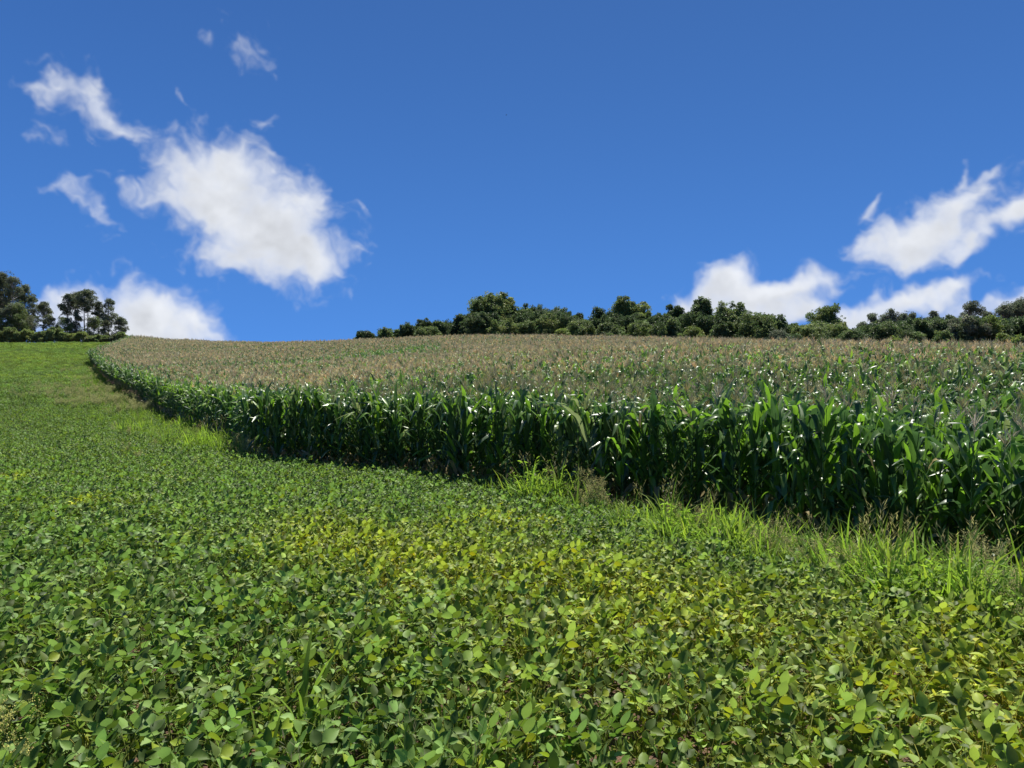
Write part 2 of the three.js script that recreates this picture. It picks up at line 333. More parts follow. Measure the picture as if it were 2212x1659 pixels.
// a soybean leaf: petiole and three leaflets. Its petiole starts at the origin, goes up and leans towards +z.
function soyLeafInto(mb, rr, M, size, nu, nv, petiole, col, stemCol) {
  const lean = rr.r(0.15, 0.6), P = petiole, pts = [];
  for (let k = 0; k <= 3; k++) { const t = k / 3; pts.push(V(0, P * t * (1 - 0.1 * lean), P * lean * t * t).applyMatrix4(M)); }
  mb.tube(pts, [0.0022, 0.0018, 0.0016, 0.0014], 3, stemCol);
  const tip = pts[3];
  // leaflets stand up more than they lie, tips drawn a little to the right by the breeze
  const out = V(0, 0, 1).transformDirection(M); out.y = 0; out.normalize(); out.x += 0.45; out.z -= 0.2; out.normalize();
  const rise = rr.r(0.0, 1.4), dir = V(out.x * Math.cos(rise), Math.sin(rise), out.z * Math.cos(rise)).normalize();
  const nrm = V(-out.x * Math.sin(rise), Math.cos(rise), -out.z * Math.sin(rise)).applyAxisAngle(dir, rr.r(-1.0, 1.0)).normalize();
  const stalk = tip.clone().addScaledVector(dir, 0.022);
  mb.tube([tip, stalk], 0.0012, 3, stemCol);
  const L = size * rr.r(0.9, 1.12), W = L * rr.r(0.55, 0.68);
  leaflet(mb, stalk, dir, nrm, L, W, nu, nv, rr, col());
  for (const s of [-1, 1]) {
    const q = new THREE.Quaternion().setFromAxisAngle(nrm, s * rr.r(0.85, 1.4)), d = dir.clone().applyQuaternion(q);
    const n2 = nrm.clone().applyAxisAngle(d, s * rr.r(-0.2, 0.8)).applyAxisAngle(dir, rr.r(-0.3, 0.3));
    d.addScaledVector(n2, -d.dot(n2)).normalize();
    leaflet(mb, tip, d, n2, L * rr.r(0.82, 0.98), W * rr.r(0.85, 1), nu, nv, rr, col());
  }
}
function podInto(mb, rr, at, col) {
  for (let k = 0, n = 2 + rr.i(3); k < n; k++) {
    const a = rr.r(0, 6.28), L = rr.r(0.035, 0.052), o = V(Math.cos(a) * 0.5, -0.75, Math.sin(a) * 0.5).normalize(), pts = [];
    for (let i = 0; i <= 6; i++) { const t = i / 6; pts.push(V(at.x + o.x * L * t + Math.cos(a) * 0.006 * Math.sin(t * 3), at.y + o.y * L * t, at.z + o.z * L * t + Math.sin(a) * 0.006 * Math.sin(t * 3))); }
    mb.tube(pts, [0.001, 0.0042, 0.0036, 0.0048, 0.0036, 0.0042, 0.0006], 5, col);
  }
}
// where the leaves of a plant sit: [height, azimuth, outward lean, size, petiole]
function soyPlan(rr, n) {
  const plan = [];
  for (let k = 0; k < n; k++) { const t = k / (n - 1), a = k * 2.4 + rr.r(-0.6, 0.6); plan.push([mix(0.12, 0.47, Math.pow(t, 0.75)) + rr.r(-0.02, 0.02), a, mix(0.95, 0.3, t) + rr.r(-0.2, 0.2), mix(0.067, 0.062, t) * rr.r(0.82, 1.22), mix(0.2, 0.13, t) * rr.r(0.7, 1.3)]); }
  return plan;
}
const leafFrame = ([h, a, lean]) => new THREE.Matrix4().makeTranslation(0, h, 0).multiply(new THREE.Matrix4().makeRotationY(a)).multiply(new THREE.Matrix4().makeRotationX(lean));
const SOY = [];                                                   // every plant: x, z, distance
{
  const rr = rng(11);
  const cell = (d) => (d < 26 ? 0.192 : d < 60 ? 0.42 : 0.8);
  const bands = [[1.6, 26], [26, 60], [60, 205]];
  for (const [d0, d1] of bands) {
    const s = cell((d0 + d1) / 2);
    for (let z = 3; z > -d1; z -= s) for (let x = -d1 * 0.95; x < d1 * 0.5; x += s) {
      const X = x + rr.g() * s * 0.75, Z = z + rr.g() * s * 0.75, d = Math.hypot(X, Z), keep = rr();
      if (d < d0 || d >= d1 || Math.abs(X) > 3.2 + Math.max(0, -Z) * 0.98 || (Z > -0.8 && d > 5)) continue;
      const e = edgeDistance(X, Z);
      if (e > (d > 60 ? 0.5 : -0.12)) continue;
      const w = table(STRIP, -Z), inStrip = e > -w;
      if (inStrip && keep < 0.55 + 0.4 * smooth(0, w, e + w)) continue;
      if (-Z > 184) continue;
      if (Z < -8 && keep < 0.06) continue;
      const gap = noise(X * 1.1, Z * 1.1, 20);
      if (d < 8 && gap > 0.52) continue;                           // thin spots near the camera where stems and soil show
      SOY.push([X, Z, d, e, inStrip]);
    }
  }
  SOY.sort((a, b) => a[2] - b[2]);
}
const SOYGREEN = [0.118, 0.220, 0.025], SOYYELLOW = [0.265, 0.34, 0.016];
// tones of single leaflets: dark upper sides, pale undersides turned by the breeze, a few yellowing
function leafTone(rr) {
  const q = rr(), t = rr.r(0.8, 1.2);
  if (q < 0.33) return [1.7 * t, 1.6 * t, 2.9 * t];
  if (q < 0.4) return [1.9 * t, 1.45 * t, 0.9 * t];
  const w = rr.r(0.88, 1.15), k = q < 0.66 ? 0.52 : 0.95; return [k * t * w, k * t, k * t];
}
{
  const mats = [
    leafMat('soy_leaf', 0.165, 0.305, 0.034, { map: soyMap, bump: soyBump, bumpScale: 0.007, through: 0.42, coat: 0.6, gloss: 0.55 }),
    leafMat('soy_leaf_dark', 0.094, 0.200, 0.030, { map: soyMap, bump: soyBump, bumpScale: 0.007, through: 0.42, coat: 0.6, gloss: 0.55 }),
    leafMat('soy_leaf_light', 0.20, 0.35, 0.046, { map: soyMap, bump: soyBump, bumpScale: 0.007, through: 0.42, coat: 0.6, gloss: 0.55 }),
    leafMat('soy_leaf_lime', 0.28, 0.38, 0.036, { map: soyYellowMap, bump: soyBump, bumpScale: 0.007, through: 0.42, coat: 0.6, gloss: 0.55 }),
    leafMat('soy_leaf_yellow', 0.44, 0.45, 0.040, { map: soyYellowMap, bump: soyBump, bumpScale: 0.007, through: 0.42, coat: 0.6, gloss: 0.55 }),
  ];
  const stemMat = plainMat('soy_stem', 0.30, 0.33, 0.11, 0.8), podMat = plainMat('soy_pod', 0.42, 0.42, 0.17, 0.85);
  const rr = rng(21), pick = (y) => { const q = y + rr.g() * 0.28; return mats[q > 0.92 ? 4 : q > 0.5 ? 3 : q > 0.3 ? 2 : rr() < 0.4 ? 1 : 0]; };
  // leaf shapes, shared by all the near plants
  const shapes = [];
  for (let k = 0; k < 26; k++) { const mb = new MB(); soyLeafInto(mb, rr, new THREE.Matrix4(), 0.085, 5, 4, 0.15, () => leafTone(rr), [1.5, 1.25, 1.9]); shapes.push(mb.geo()); }
  const stems = [], pods = [], plans = [];
  for (let k = 0; k < 9; k++) {
    const plan = soyPlan(rr, 15), mb = new MB(), pts = [];
    for (let i = 0; i <= 6; i++) pts.push(V(rr.g() * 0.02 * (i > 0), (i / 6) * 0.5, rr.g() * 0.02 * (i > 0)));
    mb.tube(pts, [0.0045, 0.004, 0.0035, 0.003, 0.0027, 0.0024, 0.0015], 5, WHITE);
    stems.push(mb.geo()); plans.push(plan);
    const list = []; for (let i = 0; i < 3; i++) { const pb = new MB(); podInto(pb, rr, V(rr.g() * 0.01, rr.r(0.2, 0.46), rr.g() * 0.01), WHITE); list.push(pb.geo()); } pods.push(list);
  }
  const near = SOY.slice(0, 300);
  near.forEach(([x, z], k) => {
    const y = yellowness(x, z), v = k % 9;
    const side = bearing(x, z) < 650 ? 'bottom left corner' : bearing(x, z) < 1106 ? 'foreground left of centre' : bearing(x, z) < 1600 ? 'foreground right of centre' : 'bottom right corner', hue = y > 0.5 ? 'yellowing' : y > 0.3 ? 'lime-tinged green' : 'dark green';
    const label = hue + ' soybean plant near the camera, in the ' + side;
    const o = thing('soybean_plant', label, 'soybean plant', x, height(x, z) - 0.02, z, rr.r(-0.7, 0.7), hue + ' foreground soybeans, ' + side);
    const s = rr.r(0.88, 1.18) + 0.14 * noise(x * 0.8, z * 0.8, 4); o.scale.set(s, s, s); o.rotation.z = rr.r(-0.14, 0.08); o.rotation.x = rr.g() * 0.12;
    const part = (g, m, n) => { const q = new THREE.Mesh(g, m); q.name = n; q.castShadow = q.receiveShadow = true; o.add(q); return q; };
    part(stems[v], stemMat, 'stem');
    for (const g of pods[v]) if (rr() < 0.75) part(g, podMat, 'pod_cluster');
    plans[v].forEach((p) => {
      const q = part(shapes[rr.i(shapes.length)], pick(y - 0.08), 'leaf'), f = p[3] / 0.085;
      q.matrixAutoUpdate = true; leafFrame(p).decompose(q.position, q.quaternion, q.scale); q.scale.set(f, f, f);
    });
  });
  // the rest of the field
  const crop = new THREE.Group(); crop.name = 'soybean_crop'; scene.add(crop);
  tag(crop, 'green soybean crop covering the field from the foreground to the far left rise', 'soybeans', null, 'stuff');
  const body = leafMat('soy_crop_leaf', 1, 1, 1, { coat: 0.6, gloss: 0.55, through: 0.42 });
  const groups = [[], [], []];
  SOY.slice(300).forEach((s) => groups[s[2] < 26 ? 0 : s[2] < 60 ? 1 : 2].push(s));
  groups.forEach((list, lod) => {
    const variants = [];
    for (let k = 0; k < (lod === 0 ? 9 : 6); k++) {
      const mb = new MB(), stem = [1.9, 1.3, 1.7];
      const tone = () => leafTone(rr);
      if (lod === 0) { for (const p of soyPlan(rr, 15)) soyLeafInto(mb, rr, leafFrame(p), p[3], 5, 2, p[4], tone, stem); mb.tube([V(0, 0, 0), V(0.01, 0.25, 0), V(0, 0.5, 0.01)], 0.0035, 3, stem); podInto(mb, rr, V(0, 0.4, 0), [2.6, 1.7, 2.8]); podInto(mb, rr, V(0, 0.3, 0.01), [2.6, 1.7, 2.8]); }
      else { const n = lod === 1 ? 4 : 14, w = lod === 1 ? 0.24 : 0.46; for (let q = 0; q < n; q++) { const off = new THREE.Matrix4().makeTranslation(rr.r(-w, w), rr.r(-0.05, 0.04), rr.r(-w, w)); for (const p of soyPlan(rr, lod === 1 ? 12 : 9)) if (p[0] > 0.22) soyLeafInto(mb, rr, off.clone().multiply(leafFrame(p)), p[3] * (lod === 1 ? 1.05 : 1.18), lod === 1 ? 4 : 3, 2, p[4], tone, stem); } }
      variants.push(mb.geo());
    }
    const buckets = variants.map(() => []);
    list.forEach((s) => buckets[rr.i(variants.length)].push(s));
    const c = new THREE.Color(), M = new THREE.Matrix4(), Q = new THREE.Quaternion(), E = new THREE.Euler();
    buckets.forEach((b, k) => {
      const im = new THREE.InstancedMesh(variants[k], body, b.length); im.name = 'plant_mass'; im.userData.kind = 'stuff';
      b.forEach(([x, z, d, e], i) => {
        const s = rr.r(0.88, 1.18) + 0.14 * noise(x * 0.8, z * 0.8, 4), y = clamp(yellowness(x, z) + rr.g() * 0.22);
        E.set(rr.g() * 0.12, lod ? rr.r(0, 6.28) : rr.r(-0.7, 0.7), rr.r(-0.12, 0.06)); Q.setFromEuler(E);
        M.compose(V(x, height(x, z) - 0.02, z), Q, V(s, s * (lod === 2 ? rr.r(0.8, 1.25) : rr.r(0.92, 1.1)), s)); im.setMatrixAt(i, M);
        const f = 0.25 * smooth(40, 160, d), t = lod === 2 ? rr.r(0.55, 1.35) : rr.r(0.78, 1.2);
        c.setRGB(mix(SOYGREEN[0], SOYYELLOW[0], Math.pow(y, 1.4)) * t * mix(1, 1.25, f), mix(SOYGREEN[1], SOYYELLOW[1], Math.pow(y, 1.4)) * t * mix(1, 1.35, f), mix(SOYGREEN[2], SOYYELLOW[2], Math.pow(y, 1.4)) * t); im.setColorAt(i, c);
      });
      crop.add(im);
    });
  });
}

// ------------------------------------------------------------------ corn
// One blade: leaves the stalk at the origin going up and out along +z, then folds over and hangs.
function cornBlade(mb, rr, L, W, a0, kink, fold, nu, nv, col) {
  const N = 24, pr = [0], py = [0], an = []; let r = 0, y = 0; const sweep = rr.r(0.1, 0.5), sharp = rr.r(0.04, 0.16);
  for (let i = 0; i <= N; i++) { const s = i / N; an.push(a0 + sweep * s * s + fold * smooth(kink - sharp, kink + sharp, s)); }
  for (let i = 1; i <= N; i++) { r += (Math.sin(an[i]) * L) / N; y += (Math.cos(an[i]) * L) / N; pr.push(r); py.push(y); }
  const wave = rr.r(0.15, 0.45), wf = rr.r(12, 20), ph = rr.r(0, 6), twist = rr.r(-1.1, 1.1), curve = rr.r(-0.25, 0.25), vee = rr.r(0.25, 0.6);
  mb.sheet(nu, nv, (u, v, o) => {
    const i = Math.min(N - 1, Math.floor(u * N)), f = u * N - i, R0 = mix(pr[i], pr[i + 1], f), Y0 = mix(py[i], py[i + 1], f), A = mix(an[i], an[i + 1], f);
    const w = W * 0.5 * Math.pow(Math.sin(Math.PI * mix(0.13, 1, Math.pow(u, 0.8))), 0.7), tw = twist * smooth(0.3, 1, u), x = v * w;
    const h = Math.abs(x) * vee * (1 - 0.5 * u) + Math.abs(v) * Math.sin(u * wf + ph + (v > 0 ? 2 : 0)) * wave * w * 0.6;
    const sx = x * Math.cos(tw), up = h + x * Math.sin(tw);
    o.set(sx + curve * u * u * L * 0.5, Y0 + up * Math.sin(A), R0 - up * Math.cos(A));
  }, col);
}
function tasselInto(mb, rr, y0, thick, n, sides, col) {
  const lean = rr.g() * 0.12;
  const branch = (base, dir, L, droop) => {
    const pts = []; for (let k = 0; k <= 3; k++) { const t = k / 3; pts.push(V(base.x + dir.x * L * t, base.y + dir.y * L * t - droop * L * t * t, base.z + dir.z * L * t)); }
    mb.tube(pts, [thick * 0.6, thick, thick * 0.9, thick * 0.4], sides, col());
  };
  branch(V(0, y0, 0), V(lean, 1, rr.g() * 0.1), rr.r(0.38, 0.48), 0);
  for (let k = 0; k < n; k++) { const a = rr.r(0, 6.28), o = rr.r(0.22, 0.62); branch(V(0, y0 + rr.r(0.05, 0.15), 0), V(Math.cos(a) * o, 0.95, Math.sin(a) * o).normalize(), rr.r(0.2, 0.32), rr.r(0, 0.4)); }
}
function cornPlan(rr) {
  const plan = [], plane = rr.r(0, 6.28), n = 13;
  for (let k = 0; k < n; k++) {
    const t = k / (n - 1), a = plane + (k % 2) * Math.PI + rr.g() * 0.6;
    plan.push({ h: mix(0.25, 2.08, t) + rr.r(-0.03, 0.03), a, L: (t < 0.7 ? mix(0.7, 1.0, t / 0.7) : mix(1.0, 0.6, (t - 0.7) / 0.3)) * rr.r(0.88, 1.12), W: mix(0.085, 0.118, Math.sin(t * 2.6)) * rr.r(0.88, 1.15), a0: mix(0.8, 0.2, t) * rr.r(0.7, 1.35), kink: rr.r(0.45, 0.85), fold: rr() < 0.22 ? rr.r(0.1, 0.7) : rr.r(1.1, 2.5), t });
  }
  return plan;
}
const bladeFrame = (p) => new THREE.Matrix4().makeTranslation(0, p.h, 0).multiply(new THREE.Matrix4().makeRotationY(p.a));
function bladeAt(mb, rr, p, nu, nv, col) { const b = new MB(); cornBlade(b, rr, p.L, p.W, p.a0, p.kink, p.fold, nu, nv, col); const M = bladeFrame(p), s = mb.n, o = V(0, 0, 0); for (let i = 0; i < b.n; i++) { o.set(b.p[i * 3], b.p[i * 3 + 1], b.p[i * 3 + 2]).applyMatrix4(M); mb.vert(o.x, o.y, o.z, [b.c[i * 3], b.c[i * 3 + 1], b.c[i * 3 + 2]], b.u[i * 2], b.u[i * 2 + 1]); } for (const i of b.i) mb.i.push(s + i); }
// patches where the plants carry no dry tassel yet: bands along the contour, and most of the outer rows
function tasselChance(x, z, e) {
  const d = Math.hypot(x, z), band = noise(x * 0.033 + z * 0.022, (z + x * 0.25) * 0.12, 14);
  let p = 0.9;
  if (d > 24 && bearing(x, z) < 950) p -= 0.75 * smooth(0.16, 0.34, band);
  p -= 0.5 * smooth(1250, 1700, bearing(x, z)) * smooth(42, 20, d);
  p *= mix(0.12, 1, smooth(0.3, d < 30 ? 3.0 : 1.8, e + noise(x, z, 3)));
  return p;
}
const stature = (x, z, d) => 1 - 0.1 * smooth(1600, 2300, bearing(x, z)) * smooth(30, 13, d) + 0.1 * noise(x * 0.2, z * 0.2, 9);
const CORN = [];
{
  const rr = rng(31);
  // rows follow the near edge; plants stand about 0.2 m apart in rows 0.75 m apart
  const ca = Math.cos(0.83), sa = Math.sin(0.83);
  const add = (u, v) => {
    const x = u * ca + v * sa, z = -(u * -sa + v * ca), d = Math.hypot(x, z);
    if (z > 2 && d > 6) return;
    if (d > 205 || Math.abs(x) > 5 + Math.max(0, -z) * 0.95) return;
    const e = edgeDistance(x, z);
    if (e < 0.05) return;
    if (d > table(CORN_END, bearing(x, z))) return;
    CORN.push([x, z, d, e]);
  };
  for (let v = -50; v < 250; v += 0.75) for (let u = -200; u < 200; u += 0.21) add(u + rr.g() * 0.1, v + rr.g() * 0.22 + 0.25 * noise(u * 0.2, v * 0.2, 6));
  for (let i = 1; i < EDGE.length; i++) {                          // the outermost row, along the edge itself
    const [ax, az] = EDGE[i - 1], [bx, bz] = EDGE[i], L = Math.hypot(bx - ax, bz - az), nx = -(bz - az) / L, nz = (bx - ax) / L;
    for (let s = 0; s < L; s += 0.2) { const t = s / L; for (const off of [0.3]) { const k = off + rr.g() * 0.4; let x = mix(ax, bx, t) + nx * k, z = mix(az, bz, t) + nz * k; if (!inCorn(x, z)) { x -= 2 * nx * k; z -= 2 * nz * k; } const d = Math.hypot(x, z); if (d < 200 && Math.abs(x) < 5 + Math.max(0, -z) * 0.95 && !(z > 2)) CORN.push([x, z, d, edgeDistance(x, z)]); } }
  }
  CORN.sort((a, b) => a[2] - b[2]);
}
{
  const mats = [
    leafMat('corn_leaf', 0.108, 0.210, 0.040, { map: cornMap, bump: cornBump, bumpScale: 0.0012, coat: 1, gloss: 0.36, through: 0.42 }),
    leafMat('corn_leaf_dark', 0.066, 0.136, 0.044, { map: cornMap, bump: cornBump, bumpScale: 0.0012, coat: 1, gloss: 0.36, through: 0.45 }),
    leafMat('corn_leaf_fresh', 0.19, 0.36, 0.030, { map: cornMap, bump: cornBump, bumpScale: 0.0012, coat: 1, gloss: 0.36, through: 0.55 }),
    leafMat('corn_leaf_dry', 0.42, 0.33, 0.18, { map: cornMap, bump: cornBump, bumpScale: 0.0012, coat: 0.1, through: 0.35 }),
  ];
  const stalkMat = plainMat('corn_stalk', 0.14, 0.22, 0.06, 0.6), tasselMat = plainMat('corn_tassel', 0.60, 0.52, 0.33, 0.9), husk = leafMat('corn_husk', 0.24, 0.34, 0.10, { through: 0.2, coat: 0.3 }), silk = plainMat('corn_silk', 0.14, 0.06, 0.03, 0.9);
  const rr = rng(41);
  const protos = [];
  const tan = () => { const t = rr.r(0.7, 1.25); return [t, t * rr.r(0.92, 1.06), t * rr.r(0.85, 1.1)]; };
  for (let k = 0; k < 12; k++) {
    const plan = cornPlan(rr), blades = plan.map((p) => { const mb = new MB(); cornBlade(mb, rr, p.L, p.W, p.a0, p.kink, p.fold, 14, 4, (() => { const t = rr.r(0.85, 1.15); return [t, t, t]; })()); return [mb.geo(), p, mats[p.t < 0.2 && rr() < 0.5 ? 3 : rr() < 0.3 ? 1 : rr() < 0.45 ? 2 : 0]]; });
    const sb = new MB(), pts = []; for (let i = 0; i <= 8; i++) pts.push(V(rr.g() * 0.012, (i / 8) * 2.42, rr.g() * 0.012));
    sb.tube(pts, [0.013, 0.012, 0.012, 0.011, 0.01, 0.009, 0.007, 0.005, 0.004], 6, WHITE);
    const tb = new MB(); tasselInto(tb, rr, 2.38, 0.0055, 10, 4, tan);
    const a = rr.r(0, 6.28), ex = Math.cos(a), ez = Math.sin(a), eb = new MB(), kb = new MB(), ep = [0, 1, 2, 3, 4, 5].map((i) => V(ex * (0.015 + i * 0.014), 1.05 + i * 0.042, ez * (0.015 + i * 0.014)));
    eb.tube(ep, [0.008, 0.022, 0.026, 0.024, 0.017, 0.006], 7, WHITE);
    for (let i = 0; i < 6; i++) { const b = ep[5]; kb.tube([b, V(b.x + ex * 0.03 + rr.g() * 0.03, b.y + 0.02, b.z + ez * 0.03 + rr.g() * 0.03), V(b.x + ex * 0.05 + rr.g() * 0.05, b.y - 0.03, b.z + ez * 0.05 + rr.g() * 0.05)], 0.0022, 3, WHITE); }
    protos.push({ blades, stalk: sb.geo(), tassel: tb.geo(), ear: eb.geo(), silk: kb.geo() });
  }
  CORN.slice(0, 300).forEach(([x, z, d, e]) => {
    const has = rr() < tasselChance(x, z, e);
    const b = bearing(x, z), place = b < 1090 ? 'left of the centre grass tussock' : b < 1330 ? 'right behind the centre grass tussock' : b < 1750 ? 'behind the middle of the right-hand weedy strip' : b < 2060 ? 'behind the right end of the weedy strip' : 'at the right edge of the photo', row = e < 0.75 ? 'front-row' : 'second-row';
    const o = thing('corn_plant', has ? row + ' corn plant with a dry tassel, ' + place : 'leafy ' + row + ' corn plant without tassel, ' + place, 'corn plant', x, height(x, z) - 0.02, z, rr.r(0, 6.28), (has ? 'tasselled ' : 'leafy ') + row + ' corn ' + place);
    const s = rr.r(0.86, 1.13), st = stature(x, z, d); o.scale.set(s * mix(1, st, 0.5), s * st * rr.r(0.96, 1.06), s * mix(1, st, 0.5)); o.rotation.x = rr.g() * 0.13; o.rotation.z = rr.g() * 0.13;
    const p = protos[rr.i(protos.length)], part = (g, m, n, up = o) => { const q = new THREE.Mesh(g, m); q.name = n; q.castShadow = q.receiveShadow = true; up.add(q); return q; };
    part(p.stalk, stalkMat, 'stalk');
    for (const [g, b, m] of p.blades) { const q = part(g, rr() < 0.008 ? mats[3] : m, 'leaf'); q.position.y = b.h; q.rotation.y = b.a + rr.g() * 0.3; }
    if (has) part(p.tassel, tasselMat, 'tassel');
    part(p.silk, silk, 'silk', part(p.ear, husk, 'ear'));
  });
  const crop = new THREE.Group(); crop.name = 'corn_crop'; scene.add(crop);
  tag(crop, 'tall corn crop with dry brown tassels spreading up the hill to the tree line', 'corn', null, 'stuff');
  const body = leafMat('corn_crop_leaf', 1, 1, 1, { coat: 1, gloss: 0.36, through: 0.41 }), bodyTex = body.clone(); bodyTex.map = cornMap; bodyTex.bumpMap = cornBump; bodyTex.bumpScale = 0.0012; bodyTex.name = 'corn_crop_leaf_near'; body.clearcoatRoughness = 0.5;
  // kinds: distance band x with or without tassel
  const bands = [[0, 30], [30, 65], [65, 210]];
  bands.forEach(([d0, d1], lod) => [true, false].forEach((withTassel) => {
    const variants = [], nVar = lod === 0 ? 10 : 7;
    for (let k = 0; k < nVar; k++) {
      const mb = new MB();
      for (const p of cornPlan(rr)) {
        if (lod === 2 && p.t < 0.45) continue;
        if (!withTassel && p.t > 0.6) { p.a0 *= 0.8; p.L *= 1.1; }
        const r0 = rr(), t = rr.r(0.8, 1.2), base = p.t < 0.22 && r0 < 0.5 ? [0.5, 0.4, 0.22] : r0 < 0.3 ? [0.066 * t, 0.136 * t, 0.044 * t] : r0 < 0.57 ? [0.19 * t, 0.355 * t, 0.032 * t] : r0 < 0.66 ? [0.27 * t, 0.34 * t, 0.15 * t] : [0.094 * t, 0.190 * t, 0.042 * t];
        bladeAt(mb, rr, p, lod === 0 ? 11 : lod === 1 ? 7 : 5, 2, base);
      }
      mb.tube([V(0, lod === 2 ? 0.7 : 0, 0), V(0.01, 1, 0), V(0, 2.42, 0)], [0.013, 0.01, 0.004], 4, [0.14, 0.22, 0.06]);
      if (withTassel) tasselInto(mb, rr, 2.36, lod === 0 ? 0.006 : lod === 1 ? 0.008 : 0.011, lod === 0 ? 12 : lod === 1 ? 11 : 9, 3, () => { const t = rr.r(0.7, 1.25); return [0.76 * t, 0.68 * t, 0.44 * t]; });
      variants.push(mb.geo());
    }
    const buckets = variants.map(() => []);
    const pickTassel = rng(500 + lod);
    CORN.forEach((c, i) => { if (i < 300) return; if (c[2] < d0 || c[2] >= d1) return; const has = pickTassel() < tasselChance(c[0], c[1], c[3]); if (has === withTassel) buckets[rr.i(nVar)].push(c); });
    const c = new THREE.Color(), M = new THREE.Matrix4(), Q = new THREE.Quaternion(), E = new THREE.Euler();
    buckets.forEach((b, k) => {
      if (!b.length) return;
      const im = new THREE.InstancedMesh(variants[k], lod === 0 ? bodyTex : body, b.length); im.name = 'plant_mass'; im.userData.kind = 'stuff';
      b.forEach(([x, z, d], i) => {
        const s = rr.r(0.93, 1.1), st = stature(x, z, d), sh = s * mix(1, st, 0.5);
        E.set(rr.g() * 0.14, rr.r(0, 6.28), rr.g() * 0.14); Q.setFromEuler(E);
        M.compose(V(x, height(x, z) - 0.02, z), Q, V(sh, s * st * rr.r(0.95, 1.06), sh)); im.setMatrixAt(i, M);
        const t = rr.r(0.82, 1.2); c.setRGB(t * rr.r(0.95, 1.1), t, t * rr.r(0.9, 1.1)); im.setColorAt(i, c);
      });
      crop.add(im);
    });
  }));
}
